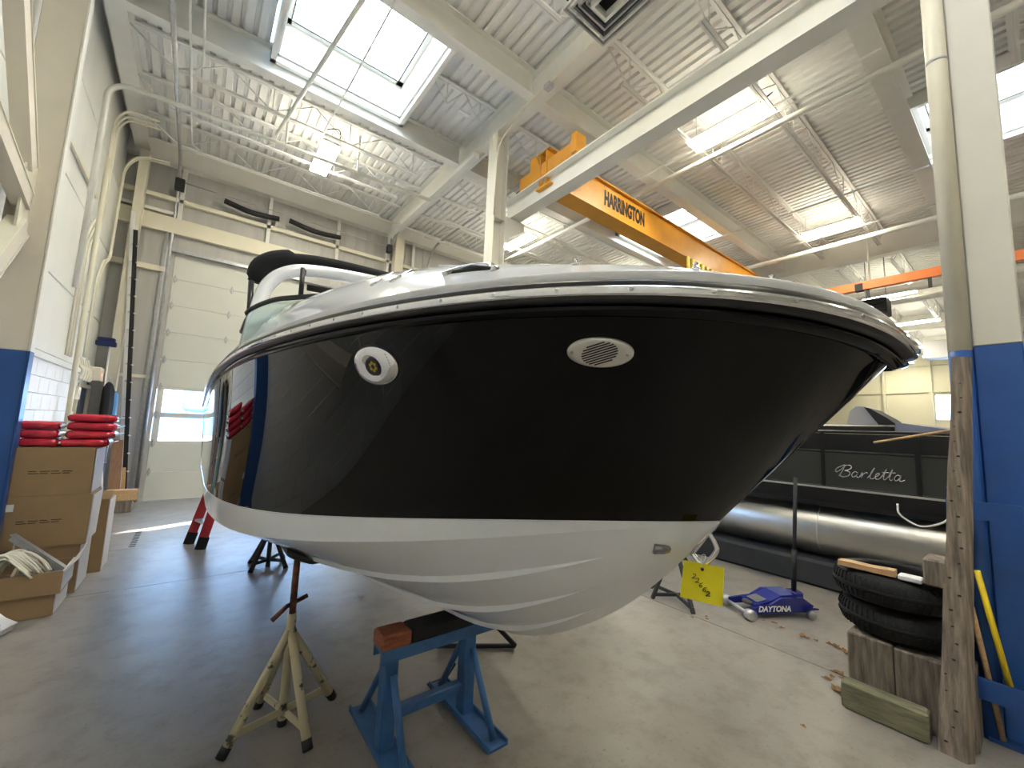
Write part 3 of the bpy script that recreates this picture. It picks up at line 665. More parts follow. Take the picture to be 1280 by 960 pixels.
# rub rail swept round the gunwale
def rail_frame(t):
    e = .002; a, b = G(max(t-e, 0)), G(t+e); d = (b-a); d.z = 0
    if t < .0005: d = Vector((-1, 0, 0))
    d.normalize(); n = Vector((-d.y, d.x, 0))
    if n.x > .2 and t > .001: n = -n
    if t < .0005: n = Vector((0, -1, 0))
    return G(t), n
TSR = [(i/90)**3.2 for i in range(91)]
def sweep(prof, ts=TSR, closed=True):
    L = []
    for t in ts:
        p, n = rail_frame(t); L.append([p+n*a+Vector((0, 0, b)) for a, b in prof])
    rows = [[mir(q) for q in r] for r in reversed(L[1:])]+L
    return MB().loft(rows, cap=closed, closed=closed)
sweep([(-.01, .024), (.021, .024), (.026, .019), (.026, -.018), (.018, -.024), (-.01, -.024)]).build('rub_rail', 'rubber', boat)
ins = sweep([(.024, .0115), (.028, .010), (.0315, .004), (.032, -.002), (.031, -.008), (.028, -.0115), (.024, -.0125)]).build('rail_insert', 'chrome', boat)
sweep([(-.01, -.024), (.008, -.025), (.010, -.032), (.006, -.040), (-.006, -.046), (-.012, -.047)]).build('shoulder_bead', 'gelblack', boat)
scr = MB().lathe([(.0048, -.002), (.0048, .0008), (.003, .0016), (.0008, .001)], n=10).mesh('screw', 'galv')
# evenly spaced rail screws
acc = 0; last = G(0); nxt = .10
for i in range(1, 4000):
    t = i/4000; p = G(t); acc += (p-last).length; last = p
    if acc > nxt and t < .5:
        nxt += .152; q, n = rail_frame(t)
        o = share('screw', scr, ins, tuple(q+n*.0315-wloc(ins))); o.rotation_euler = n.to_track_quat('Z', 'Y').to_euler()
# deck moulding
DZI = ([.197, .37, .5, .66, .9, 1.15, 1.38, 1.7, 2.2, 2.8, 3.4, 6], [.085, .108, .13, .145, .18, .215, .24, .26, .29, .30, .25, .2])
def deck_row(t):
    p, n = rail_frame(t); dz = float(np.interp(p.y, *DZI)); k = min(1, t/.004+.25)
    hw = XC-p.x
    offs = [(.002, .0235), (.009, .046), (.006, .050), (-.012, .058), (-.05, .058+.36*(dz-.058)), (-.11, .058+.70*(dz-.058)), (-.2, dz), (-.30, dz+.015), (-.36, dz+.005), (-.38, dz-.06), (-.40, dz-.5)]
    return [Vector((min((p+n*a).x, XC-.001), (p+n*a).y, (p+n*a).z+b)) for a, b in offs]
rows = [deck_row(t) for t in TSR]
full = [[mir(q) for q in r] for r in reversed(rows[1:])]+rows
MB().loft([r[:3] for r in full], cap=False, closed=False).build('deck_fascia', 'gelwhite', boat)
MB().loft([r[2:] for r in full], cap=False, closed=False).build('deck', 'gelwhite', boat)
MB().add([r[-1] for r in rows]+[mir(r[-1]) for r in rows], [(i, i+1, len(rows)+i+1, len(rows)+i) for i in range(len(rows)-1)]).build('cockpit_sole', 'vinylgrey', boat)
# snap studs on the deck edge
st = MB().lathe([(.009, 0), (.009, .004), (.005, .007), (.005, .012), (.007, .015), (.002, .017)], n=12).mesh('snap_stud', 'chrome')
for t in (.004, .016, .036, .075):
    r = deck_row(t); share('snap_stud', st, boat, tuple((r[4]+(r[5]-r[4])*.2)-wloc(boat)))
# flush cleat in a cut-out of the deck edge
def deck_uv(t, k, f): r = deck_row(t); return r[k].lerp(r[k+1], f)
cl = MB().tube(smooth([deck_uv(.136, 3, .9), deck_uv(.130, 4, .55), deck_uv(.122, 4, .75), deck_uv(.114, 4, .6), deck_uv(.108, 3, .9)], 6), .012, 10)
c_ = cl.build('cleat', 'chrome', boat)
MB().tube([deck_uv(.132, 4, .15), deck_uv(.122, 4, .3), deck_uv(.112, 4, .15)], [.008, .016, .008], 12).build('cleat_pocket', 'rubber', boat)
for tt_ in (.175, .192): MB().tube([deck_uv(tt_, 4, .1), deck_uv(tt_-.002, 5, .2)], .008, 10).build('hatch_hinge', 'chrome', boat)
MB().tube([deck_uv(.16, 6, .4)+V(-.04, .03, .006), deck_uv(.16, 6, .4)+V(.05, -.02, .010)], .007, 8).build('grab_handle', 'whiteplastic', boat)
# fittings on the topside
def frame_on(fn, t, v):
    e = .002; p = fn(t, v); a = (fn(t+e, v)-fn(t-e, v)).normalized(); b = (fn(t, v-.02)-fn(t, v+.02)); n = a.cross(b).normalized()
    if (CAM-p).dot(n) < 0: n = -n
    b = n.cross(a); b = b if b.z > 0 else -b; b.normalize()
    return p, a, b, n
def onframe(mb, F):
    p, a, b, n = F
    return mb.xf(Matrix(((a.x, b.x, n.x, p.x), (a.y, b.y, n.y, p.y), (a.z, b.z, n.z, p.z), (0, 0, 0, 1))))
def ell(rx, ry, h, n=36): return [V(rx*math.cos(2*PI*i/n), ry*math.sin(2*PI*i/n), h) for i in range(n)]
F = frame_on(side_pt, .0622, .188)
vp = onframe(MB().loft([ell(.078, .041, -.004), ell(.078, .041, .002), ell(.074, .037, .006), ell(.055, .029, .0062)]), F).build('horn_grille', 'brushed', boat)
for k in range(9):
    y = -.025+k*.00625; ln = .044*math.sqrt(max(.08, 1-(y/.029)**2))
    onframe(MB().bar((-ln, y-.35*-ln*.0+ (-ln)*.0, .0066), (ln, y, .0066), .0031, .0012).xf(Matrix.Rotation(math.radians(-20), 4, 'Z')), F).build('slot', 'mattblack', vp)
for x in (-.064, .064): onframe(MB().lathe([(.0045, 0), (.0045, .0075), (.002, .0082)], (x, -.002 if x < 0 else .002, 0), n=12), F).build('screw', 'galv', vp)
F = frame_on(side_pt, .177, .2)
lp = onframe(MB().loft([ell(.100, .068, -.006), ell(.100, .068, .004), ell(.093, .062, .012), ell(.050, .042, .022), ell(.032, .030, .010)]), F).build('docking_light', 'chrome', boat)
onframe(MB().loft([ell(.031, .029, .008), ell(.031, .029, .017), ell(.024, .0225, .018), ell(.022, .021, .012)]), F).build('lens_ring', 'mattblack', lp)
onframe(MB().loft([ell(.022, .021, .008), ell(.021, .020, .0135)]), F).build('lens', 'mattblack', lp)
for k in range(6): onframe(MB().lathe([(.006, .013), (.006, .0145), (.003, .0155)], (.0125*math.cos(k*PI/3+.5), .0125*math.sin(k*PI/3+.5), 0), n=12), F).build('led', 'lens', lp)
for a in (.6, 2.5, 4.8): onframe(MB().lathe([(.006, .008), (.006, .013), (.002, .0145)], (.078*math.cos(a), .053*math.sin(a), 0), n=12), F).build('screw', 'galv', lp)
F = frame_on(bot_pt, .0225, .44); F = (F[0], V(0, 0, 1).cross(F[3]).normalized(), F[3].cross(V(0, 0, 1).cross(F[3]).normalized()), F[3]); F = (F[0], F[1] if F[1].y > 0 else -F[1], F[2] if F[2].z > 0 else -F[2], F[3])
onframe(MB().loft([[V(x, y*wd, z*wd) for y, z in ((-.018, -.004), (-.017, .006), (-.010, .013), (0, .016), (.010, .013), (.017, .006), (.018, -.004))] for x, wd in ((-.026, .25), (-.02, .7), (-.005, .95), (.026, 1), (.028, .9))]), F).build('drain_clam', 'darkchrome', boat)
# bow eye
be = V(XC, .80, 1.09); d_ = V(0, -.8, .25).normalized()
pA, pB = V(XC, .652, 1.302), V(XC, .708, 1.232); ou = V(0, -.77, -.64)
MB().tube([pA+V(0, .004, .006), pB+V(0, .004, -.006)], .009, 8).build('bow_eye_plate', 'chrome', boat)
MB().tube(smooth([pA, pA+ou*.022+V(0, .0, -.01), pA+ou*.042+V(0, .012, -.022), pB+ou*.046+V(0, -.004, .004), pB+ou*.026+V(0, .0, -.003), pB], 6), .0075, 10).build('bow_eye', 'chrome', boat)
# windscreen, arch and canopy boot
YA = 2.6
arcp = smooth([(.19, 2.52, 1.97), (.205, 2.56, 2.15), (.25, YA, 2.345), (.35, YA+.02, 2.455), (.52, YA+.03, 2.505), (.9, YA+.03, 2.535), (1.3, YA+.03, 2.54)], 6)
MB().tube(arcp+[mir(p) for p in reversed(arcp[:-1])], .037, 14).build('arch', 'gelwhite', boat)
bt = smooth([(.215, 2.78, 2.40), (.235, 2.77, 2.50), (.34, 2.75, 2.565), (.55, 2.73, 2.60), (.9, 2.72, 2.61), (1.3, 2.72, 2.61)], 6)
bt = bt+[mir(p) for p in reversed(bt[:-1])]
MB().tube(bt, [.05 if (i < 2 or i > len(bt)-3) else .062 if (i < 14 or i > len(bt)-15) else .04 for i in range(len(bt))], 12).build('canopy_boot', 'fabricblack', boat)
MB().tube([(.46, YA+.06, 2.40), (1.3, YA+.06, 2.45), (2.14, YA+.06, 2.40)], .02, 8).build('canopy_bow', 'mattblack', boat)
wsb = smooth([(.15, 2.75, 2.10), (.165, 2.45, 2.15), (.25, 2.28, 2.195), (.36, 2.22, 2.225), (.62, 2.18, 2.30)], 6)
wst = [p+V(.02 if i < 6 else .0, .06, .0) for i, p in enumerate(wsb)]
MB().tube(wst+[mir(p) for p in reversed(wst)], .014, 8).build('windscreen_frame', 'rubber', boat)
MB().tube([(.372, 2.30, 2.23), (.376, 2.34, 2.40)], .012, 8).build('windscreen_post', 'rubber', boat)
MB().tube([wst[5], at(314, 352, Y=2.66)], .014, 8).build('windscreen_post', 'rubber', boat)
MB().box(.385, .40, 2.38, 2.42, 2.385, 2.41).build('frame_clip', 'mattblack', boat)
for s_ in (0, 1):
    rr = [[(p if s_ == 0 else mir(p)), (V(p.x-.03, p.y-.12, 1.92) if s_ == 0 else mir(V(p.x-.03, p.y-.12, 1.92)))] for p in wst]
    MB().loft(rr, cap=False, closed=False).build('windscreen', 'tint', boat)
# yellow stock tag
tg = thing('stock_tag', 'yellow card tag with handwritten number hanging from the bow eye', 'tag', (XC, .6, .9))
pts = [at(855, 700, X=1.29), at(905, 710, X=1.285), at(902, 759, X=1.27), at(850, 746, X=1.28)]
ax = (pts[1]-pts[0]).normalized(); nx = ax.cross(pts[3]-pts[0]).normalized(); nx = nx if nx.x < 0 else -nx; pts[2] -= nx*((pts[2]-pts[0]).dot(nx)); ay = (pts[0]-pts[3]).normalized(); q0 = (pts[0]+pts[1])/2
MB().prism(pts, -nx*.0008).build('card', 'yellowtag', tg)
MB().lathe([(.0035, 0), (.0055, .001), (.0055, .002), (.0035, .0025)], n=14).xf(Matrix.Translation(q0-ay*.016+nx*.0008) @ nx.to_track_quat('Z', 'Y').to_matrix().to_4x4()).build('eyelet', 'rust', tg)
MB().tube(smooth([q0-ay*.014+nx*.003, q0+ay*.008-ax*.008, q0+ay*.026-ax*.006, q0+ay*.026+ax*.004, q0+ay*.008+ax*.004, q0-ay*.012-nx*.002], 5), .0011, 5).build('wire', 'whiteplastic', tg)
DIG = {'2': [(-.9, .6), (-.5, 1), (.2, .95), (.45, .5), (.1, -.2), (-.8, -.95), (-.4, -1), (.1, -.8), (1, -.7)],
       '6': [(.5, 1), (-.2, .7), (-.7, 0), (-.6, -.8), (0, -1), (.5, -.7), (.4, -.2), (-.1, -.05), (-.6, -.45)]}
cx0 = q0-ax*.024-ay*.042
for i, ch in enumerate('22662'):
    c0 = cx0+ax*(.0125*i)-ay*(.0105*i)
    MB().tube([c0+(ax*p.x+ay*p.y)*.0068+ax*.0015*p.y+nx*.001 for p in smooth([(x, y, 0) for x, y in DIG[ch]], 5)], .0009, 5).build('digit', 'ink', tg)

# ================================================================== STANDS UNDER THE BOAT
def quadstand(name, label, c, feet, hub, top, m, pad_n=(0, 0, 1), mpost='rust', rl=.022):
    t = thing(name, label, 'stand', (c[0], c[1], 0)); cx, cy = c
    H = V(cx, cy, hub)
    for f in feet:
        f = V(f[0], f[1], .0); d = (H-f).normalized()
        lg = MB().tube([f+d*.03, H+V(0, 0, -.02)], rl, 10).build('leg', m, t); MB().tube([f+V(0, 0, .004), f+d*.05], rl*1.12, 10).build('rubber_foot', 'mattblack', lg)
        e = f+d*.09; MB().bar(e, (cx, cy, .07), .01, .034).build('brace', m, t)
    MB().tube([(cx, cy, .012), (cx, cy, hub+.06)], rl*1.05, 12).build('centre_tube', m, t)
    MB().tube([(cx, cy, .0), (cx, cy, .03)], rl*1.1, 12).build('tube_cap', 'mattblack', t)
    sc = MB().tube([(cx, cy, hub+.03), (cx, cy, top-.01)], rl*.78, 10).build('screw_post', mpost, t)
    MB().tube([(cx-.10, cy-.03, hub+.055), (cx-.03, cy, hub+.10), (cx+.075, cy+.03, hub+.125)], rl*.55, 8).build('turn_handle', mpost, t)
    n = V(pad_n).normalized(); M = Matrix.Translation((cx, cy, top)) @ n.to_track_quat('Z', 'Y').to_matrix().to_4x4()
    MB().loft([[V(x*s, y*s, z) for x, y in ((-.13, -.09), (.13, -.09), (.15, -.06), (.15, .06), (.13, .09), (-.13, .09), (-.15, .06), (-.15, -.06))] for s, z in ((.45, -.03), (.8, -.018), (1, .002), (1, .012), (.9, .006))], sm=False).xf(M).build('pad', 'mattblack', t)
    return t
quadstand('boat_stand', 'chipped tan tripod boat stand under the chine of the motor boat', (.527, 2.56), [(.256, 2.464), (.60, 2.29), (.80, 2.63), (.44, 2.78)], .50, .88, 'tanpaint', (.45, 0, .9))
quadstand('boat_stand', 'dark grey boat stand under the after part of the motor boat', (.80, 5.30), [(.62, 5.15), (.95, 5.12), (.98, 5.5), (.65, 5.5)], .45, .70, 'darkgrey', (.4, 0, .92), 'mattblack')

sh = thing('keel_stand', 'blue steel sawhorse stand with rust-brown wooden pad under the keel', 'stand', (1.14, 2.1, 0))
for x, y0, y1 in ((.905, 1.80, 2.47), (1.37, 1.77, 2.42)):
    MB().box(x-.06, x+.06, y0, y1, 0, .012).box(x-.06, x-.052, y0, y1, .012, .03).box(x+.052, x+.06, y0, y1, .012, .03).build('foot', 'horseblue', sh)
    MB().cbox(x-.036, x+.036, 2.06, 2.14, .012, .49, .006).build('post', 'horseblue', sh)
    MB().tube([(x+.005, y0+.05, .015), (x+.005, 2.05, .36)], .018, 10).build('diagonal_brace', 'horseblue', sh)
    MB().tube([(x-.005, y1-.05, .015), (x-.005, 2.15, .36)], .018, 10).build('diagonal_brace', 'horseblue', sh)
MB().cbox(.94, 1.335, 2.075, 2.125, .125, .18, .006).build('crossbar', 'horseblue', sh)
MB().box(.84, 1.62, 2.04, 2.16, .478, .49).box(.84, 1.62, 2.04, 2.048, .43, .478).box(.84, 1.62, 2.152, 2.16, .43, .478).build('top_channel', 'horseblue', sh)
MB().cbox(.835, .99, 2.035, 2.165, .49, .56, .008).build('wood_pad', 'orangewood', sh)
MB().cbox(.99, 1.60, 2.035, 2.165, .49, .558, .008).build('shadow_block', 'mattblack', sh)  # black block standing in for the recessed shadow above the channel

bs = thing('screw_stand', 'black steel jack stand behind the blue keel stand', 'stand', (1.72, 2.62, 0))
for f in ((1.55, 2.78), (2.03, 2.47)):
    MB().tube([(f[0], f[1], .02), (1.72, 2.60, .36)], .017, 8).build('leg', 'mattblack', bs)
MB().tube([(1.55, 2.78, .02), (2.03, 2.47, .02)], .016, 8).build('foot_bar', 'mattblack', bs)
Fq = at(550, 858, Z=0); Tq = at(596, 783, Y=Fq.y+.10); MB().box(Fq.x-.06, Fq.x+.05, Fq.y-.05, Fq.y+.06, 0, .008).build('foot_plate', 'darkgrey', bs); MB().tube([Fq+V(0, 0, .01), Tq, V(1.72, 2.60, .40)], .017, 8).build('strut', 'mattblack', bs)
MB().tube([(1.72, 2.60, .3), (1.72, 2.60, .72)], .022, 10).build('post', 'mattblack', bs)
MB().tube([(Fq+V(0, 0, .01)).lerp(Tq, .35), (Fq+V(0, 0, .01)).lerp(Tq, .60)], .0185, 10).build('paper_label', 'whiteplastic', bs)
ts = thing('tripod_stand', 'dark steel tripod stand on the floor behind the yellow tag', 'stand', (3.9, 2.3, 0))
for f in ((3.74, 2.45), (3.75, 2.035), (4.25, 2.15), (3.98, 2.62)):
    MB().bar((f[0], f[1], .0), (3.92, 2.32, .55), .03, .03).build('leg', 'darkgrey', ts); MB().bar((f[0], f[1], .04), (3.92, 2.30, .05), .02, .03).build('brace', 'darkgrey', ts)
MB().tube([(3.92, 2.32, .45), (3.92, 2.32, .80)], .025, 8).build('post', 'mattblack', ts)

# ================================================================== LEFT SIDE: CARTONS AND CLUTTER
def carton(x0, x1, y0, y1, z0, z1, label, front=True, dashes=None, lab=None, lean=0):
    t = thing('carton', label, 'box', ((x0+x1)/2, (y0+y1)/2, z0)); th = .006
    b = .012
    def P(x, y, z): return V(x+lean*(z-z0)/(z1-z0), y, z)
    MB().hexa([P(x0, y0-.0, z0+.001), P(x1, y0, z0+.001), P(x1+.004, y1, z0+.001), P(x0, y1, z0+.001), P(x0, y0+.006, z1), P(x1-.008, y0+.004, z1), P(x1, y1, z1), P(x0, y1, z1)]).build('body', 'cardboard', t)
    MB().hexa([P(x1+.0015, y0+.012, z0+.012), P(x1+.006, y0+.012, z0+.012), P(x1+.012, y1-.012, z0+.012), P(x1+.005, y1-.012, z0+.012),
               P(x1-.004, y0+.014, z1-.012), P(x1+.003, y0+.014, z1-.012), P(x1+.012, y1-.012, z1-.012), P(x1+.003, y1-.012, z1-.012)]).build('lit_side', 'cardlit', t)  # pale sheet over one side, coloured as if daylight fell on it
    if dashes:
        zc = z0+(z1-z0)*dashes
        for r in range(2):
            for k in range(4):
                xx = x0+.10+k*.068; MB().box(xx, xx+(.06 if (k+r) % 2 else .046), y0-.0008, y0, zc-r*.018, zc-r*.018+.006).build('print_mark', 'darkhole', t)
    if lab: MB().box(lab[0], lab[0]+.06, y0-.001, y0, lab[1], lab[1]+.06).build('address_label', 'whiteplastic', t)
    return t
carton(-1.19, -.69, 5.36, 5.80, 0, .42, 'lowest brown carton of the tall stack behind the open box of rope')
carton(-1.20, -.665, 5.35, 5.78, .421, .86, 'brown carton with a white label in the middle of the tall stack', dashes=.52, lab=(-1.185, .74), lean=.01)
carton(-1.18, -.68, 5.36, 5.79, .861, 1.275, 'brown printed carton topping the tall stack under the red packs', dashes=.5)
def openbox(name, x0, x1, y0, y1, h, label, flap=.1):
    t = thing(name, label, 'box', ((x0+x1)/2, (y0+y1)/2, 0)); th = .008
    MB().box(x0, x1, y0, y1, .001, .012).build('bottom', 'cardboard', t)
    MB().box(x0, x1, y0, y0+th, .012, h).build('front_wall', 'cardboard', t); MB().box(x0, x1, y1-th, y1, .012, h).build('back_wall', 'cardboard', t)
    MB().box(x0, x0+th, y0+th, y1-th, .012, h).build('side_wall', 'cardboard', t); MB().box(x1-th, x1, y0+th, y1-th, .012, h).build('side_wall', 'cardlit', t)
    if flap:
        MB().hexa([(x1-th, y0, h), (x1, y0, h), (x1, y1, h), (x1-th, y1, h), (x1+flap*.3, y0-.01, h+flap), (x1+flap*.3+.006, y0-.01, h+flap), (x1+flap*.35+.006, y1, h+flap), (x1+flap*.35, y1, h+flap)]).build('flap', 'cardlit', t)
        MB().hexa([(x0, y0, h), (x1, y0, h), (x1, y0+.006, h), (x0, y0+.006, h), (x0-.01, y0-flap*.9, h-flap*.55), (x1+.01, y0-flap*.9, h-flap*.55), (x1+.01, y0-flap*.9, h-flap*.55+.006), (x0-.01, y0-flap*.9, h-flap*.55+.006)]).build('flap', 'cardboard', t)
    return t
carton(-1.22, -.73, 4.86, 5.26, 0, .165, 'flat brown carton on the floor under the open box of rope')
t = openbox('open_carton', -1.24, -.70, 4.84, 5.26, .17, 'open brown carton holding white rope and steel angle', 0)
t.location.z = .166
MB().hexa([(-.70, 4.85, .33), (-.694, 4.85, .33), (-.694, 5.24, .33), (-.70, 5.24, .33), (-.64, 4.90, .40), (-.634, 4.90, .40), (-.63, 5.22, .46), (-.636, 5.22, .46)]).build('flap', 'cardlit', t, o=(-.97, 5.05, .166))
MB().box(-1.20, -1.10, 4.8385, 4.8395, .23, .29).build('address_label', 'whiteplastic', t, o=(-.97, 5.05, .166))
rp = thing('rope_hank', 'loose hank of white rope in the open carton', 'rope', (-1.0, 4.98, .2))
for k in range(26):
    a = random.uniform(-.5, .5); o = V(random.uniform(-.05, .05), random.uniform(-.05, .05), random.uniform(-.02, .03))
    pts = [V(-1.14, 4.93, .26)+o, V(-1.08+a*.05, 4.93+a*.12, .42)+o, V(-.99+a*.06, 4.96+a*.16, .48)+o*.7, V(-.90+a*.05, 4.93+a*.14, .41)+o, V(-.84+a*.03, 4.91+a*.1, .33)+o]
    MB().tube(smooth(pts, 5), .008, 6).build('strand', 'rope', rp)
MB().tube(smooth([(-.98, 4.88, .30), (-.96, 4.86, .37), (-.95, 4.93, .42), (-.97, 5.0, .38), (-.98, 4.97, .3)], 6), .012, 8).build('binding', 'rope', rp)
sa = thing('steel_bracket', 'galvanised angle bracket lying across the open carton', 'bracket', (-.95, 5.1, .3))
A_, B_ = at(14, 672, Y=5.18), at(80, 714, Y=5.0)
MB().bar(A_, B_, .006, .05).bar(A_+V(0, .022, .022), B_+V(0, .022, .022), .05, .006).build('arm', 'galv', sa)
MB().bar(B_+V(.0, .0, .0), B_+V(-.32, .03, .005), .04, .012).build('foot', 'galv', sa)
tag(MB().tube(smooth([A_+V(.03, 0, -.02), A_+V(.025, -.02, -.09), A_+V(.03, -.02, -.16), A_+V(.02, -.03, -.22)], 5), .006, 6).build('chain', 'galv'), 'short steel chain hanging from the angle bracket', 'chain')
tb = carton(-.80, -.60, 5.93, 6.28, 0, .72, 'tall narrow brown carton standing behind the stack')
MB().hexa([(-.80, 5.93, .72), (-.60, 5.93, .72), (-.60, 5.936, .72), (-.80, 5.936, .72), (-.80, 5.98, .80), (-.585, 5.98, .80), (-.585, 5.986, .80), (-.80, 5.986, .80)]).build('flap', 'cardboard', tb)
pb = thing('parts_bag', 'clear plastic bag with blue printed insert beside the cartons', 'bag', (-1.02, 4.66, 0))
MB().loft([[V(-1.02+x*w1, 4.66+y*w2, z) for x, y in ((-1, -.6), (-.3, -1), (.7, -.8), (1, .2), (.4, 1), (-.8, .8))] for z, w1, w2 in ((.004, .13, .10), (.05, .15, .12), (.10, .09, .07), (.17, .03, .05))], sm=False).build('bag', 'clearwrap', pb)
MB().box(-1.10, -.93, 4.56, 4.575, .01, .09).xf(Matrix.Translation((0, 0, 0))).build('insert', 'blueplastic', pb)
# red packs
def pack(x, y, z, rz, label, w_=.17, d=.15, h=.075):
    t = thing('red_pack', label, 'pack', (x, y, z), 'red packs on the cartons')
    M = Matrix.Translation((x, y, z)) @ Matrix.Rotation(rz, 4, 'Z')
    def sec(zz, s): return [V(s*w_*math.copysign(abs(math.cos(a))**.35, math.cos(a)), s*d*math.copysign(abs(math.sin(a))**.35, math.sin(a)), zz) for a in [2*PI*i/28 for i in range(28)]]
    pm = MB().loft([sec(.001, .82), sec(.010, .95), sec(h*.35, 1.0), sec(h*.65, 1.0), sec(h-.010, .95), sec(h, .8)])
    pm.v = [(a_+random.uniform(-.006, .006), b_+random.uniform(-.006, .006), max(.0005, min(h, c_+random.uniform(-.004, .004)))) for a_, b_, c_ in pm.v]
    pm.xf(M).build('pillow', 'redplastic', t)
    MB().loft([[V(w_*.98+.0, y_, zz) for y_, zz in ((-d*.8, h*.35), (d*.8, h*.35), (d*.8, h*.65), (-d*.8, h*.65))], [V(w_+.035, y_*.9, h*.5+(zz-h*.5)*.2+.012) for y_, zz in ((-d*.8, h*.35), (d*.8, h*.35), (d*.8, h*.65), (-d*.8, h*.65))]], sm=False).xf(M).build('wrapper_end', 'clearwrap', t)
    return t
for k in range(3): pack(-1.07+random.uniform(-.008, .008), 5.56, 1.277+k*.076, random.uniform(-.04, .04), ('bottom red pack of the shorter pile', 'middle red pack of the shorter pile', 'top red pack of the shorter pile')[k]+' by the blue column base', .13)
for k in range(4): pack(-.77+(.02, .05, .055, .045)[k]-.03, 5.58, 1.277+k*.076, random.uniform(-.06, .06), ('bottom', 'second', 'third', 'topmost')[k]+' red plastic pack of the taller pile on the cartons')

# electrical things on the block wall
jb = thing('switch_box', 'small beige switch box on the block wall by the service door', 'box', (-1.47, 9.0, 1.85))
MB().cbox(-1.5, -1.42, 8.9, 9.05, 1.78, 1.98, .008).build('case', 'cream', jb); MB().box(-1.42, -1.415, 8.93, 9.02, 1.83, 1.93).build('cover', 'beige', jb)
ep = thing('conduit_manifold', 'cluster of cream conduit elbows above the service door', 'conduit', (-1.42, 9.0, 2.1))
for k in range(5):
    y = 8.62+k*.17; MB().tube(smooth([(-1.44, y, 2.42), (-1.42, y+.04, 2.3), (-1.38, y+.10, 2.22), (-1.40, y+.12, 2.08)], 5), .02, 7).build('elbow', 'cream', ep)
MB().cbox(-1.48, -1.30, 9.55, 9.85, 2.12, 2.35, .01).build('junction_case', 'cream', ep); MB().box(-1.30, -1.295, 9.6, 9.65, 2.2, 2.25).build('pilot_light', 'led', ep)
# far corner
ld = thing('extension_ladder', 'tall extension ladder standing edge-on in the corner by the door track', 'ladder', (-.95, 9.75, 0))
LA0, LA1, LB0, LB1 = V(-.88, 9.92, .0), V(-1.26, 9.98, 5.3), V(-.80, 9.70, .0), V(-1.17, 9.80, 4.9)
MB().bar(LA0, LA1, .035, .06, (1, 0, 0)).build('rail', 'whiteplastic', ld); MB().bar(LB0, LB1, .035, .06, (1, 0, 0)).build('rail', 'mattblack', ld)  # second rail painted black to stand for the shaded inner face
for k in range(1, 16): MB().tube([LA0.lerp(LA1, k/17), LB0.lerp(LB1, k/16)+V(.045, -.05, 0)], .013, 6).build('rung', 'whiteplastic', ld)
bd = thing('plank', 'brown board leaning in the corner beside the ladder', 'board', (-1.0, 9.6, 0))
MB().hexa([(-1.0, 9.50, 0), (-.84, 9.45, 0), (-.84, 9.48, 0), (-1.0, 9.53, 0), (-1.06, 9.74, 1.15), (-.92, 9.69, 1.15), (-.92, 9.72, 1.15), (-1.06, 9.77, 1.15)]).build('face', 'brownwood', bd)
MB().hexa([(-.84, 9.5, 0), (-.78, 9.5, 0), (-.78, 9.53, 0), (-.84, 9.53, 0), (-.90, 9.76, .9), (-.86, 9.76, .9), (-.86, 9.79, .9), (-.90, 9.79, .9)]).build('batten', 'newwood', bd)
tag(MB().cbox(-1.02, -.66, 9.22, 9.40, .0, .19, .008).build('timber_block', 'timber'), 'grey timber block lying on the floor below the ladder', 'block')
tag(MB().cbox(-1.00, -.62, 9.22, 9.38, .191, .36, .008).build('timber_block', 'newwood'), 'pale timber block lying on the grey block below the ladder', 'block')
br = thing('deck_brush', 'blue headed deck brush stood on its white handle in the corner', 'brush', (-1.22, 9.6, 1.9))
MB().tube([(-1.22, 9.6, 0), (-1.25, 9.62, 2.72)], .012, 8).build('handle', 'whiteplastic', br); MB().cbox(-1.42, -1.17, 9.52, 9.66, 2.72, 2.80, .01).build('head', 'navy', br); MB().cbox(-1.40, -1.19, 9.53, 9.65, 2.80, 2.86, .01).build('bristles', 'navy', br)
jk = thing('hanging_jacket', 'black jacket hanging beside the service door', 'jacket', (-1.3, 9.5, .9))
MB().loft([[V(-1.19+sx*.7*math.cos(a)*(1+.18*math.sin(5*a)), 9.6+sy*math.sin(a)*(1+.18*math.cos(4*a)), z) for a in [2*PI*i/20 for i in range(20)]] for z, sx, sy in ((1.02, .06, .10), (1.3, .09, .14), (1.7, .10, .16), (1.98, .10, .17), (2.08, .06, .10), (2.12, .02, .03))]).build('body', 'fabricblack', jk)
for s in (-1, 1): MB().tube(smooth([(-1.19, 9.6+s*.14, 2.03), (-1.17, 9.6+s*.2, 1.8), (-1.17, 9.6+s*.19, 1.4)], 5), [.05]*10+[.035], 8).build('sleeve', 'fabricblack', jk)
tag(MB().tube([(-1.19, 9.6, 2.12), (-1.22, 9.8, 2.2), (-1.22, 9.985, 2.22)], .01, 6).build('coat_hook', 'galv'), 'steel coat hook holding the black jacket', 'hook')
bc = MB().loft([[V(-1.13+sx*math.cos(a), 9.86+sy*math.sin(a)*(1+.15*math.cos(3*a)), z) for a in [2*PI*i/14 for i in range(14)]] for z, sx, sy in ((1.0, .03, .04), (1.5, .06, .06), (1.9, .05, .07), (1.98, .02, .03))])
tag(bc.build('blue_cloth', 'blueplastic'), 'folded blue cloth hanging on the corner column behind the jacket', 'cloth')
wr_ = thing('wire_rack', 'white wire rack hanging under the black jacket', 'rack', (-1.25, 9.35, .7))
for k in range(6): MB().tube([(-1.27+k*.035, 9.58, .78), (-1.26+k*.035, 9.60, 1.12)], .006, 5).build('wire', 'whiteplastic', wr_)
for z in (.78, 1.12): MB().tube([(-1.28, 9.59, z), (-1.08, 9.59, z)], .008, 5).build('bar', 'whiteplastic', wr_)
gb = thing('broom', 'green handled broom leaning behind the cartons', 'broom', (-1.0, 8.6, 0))
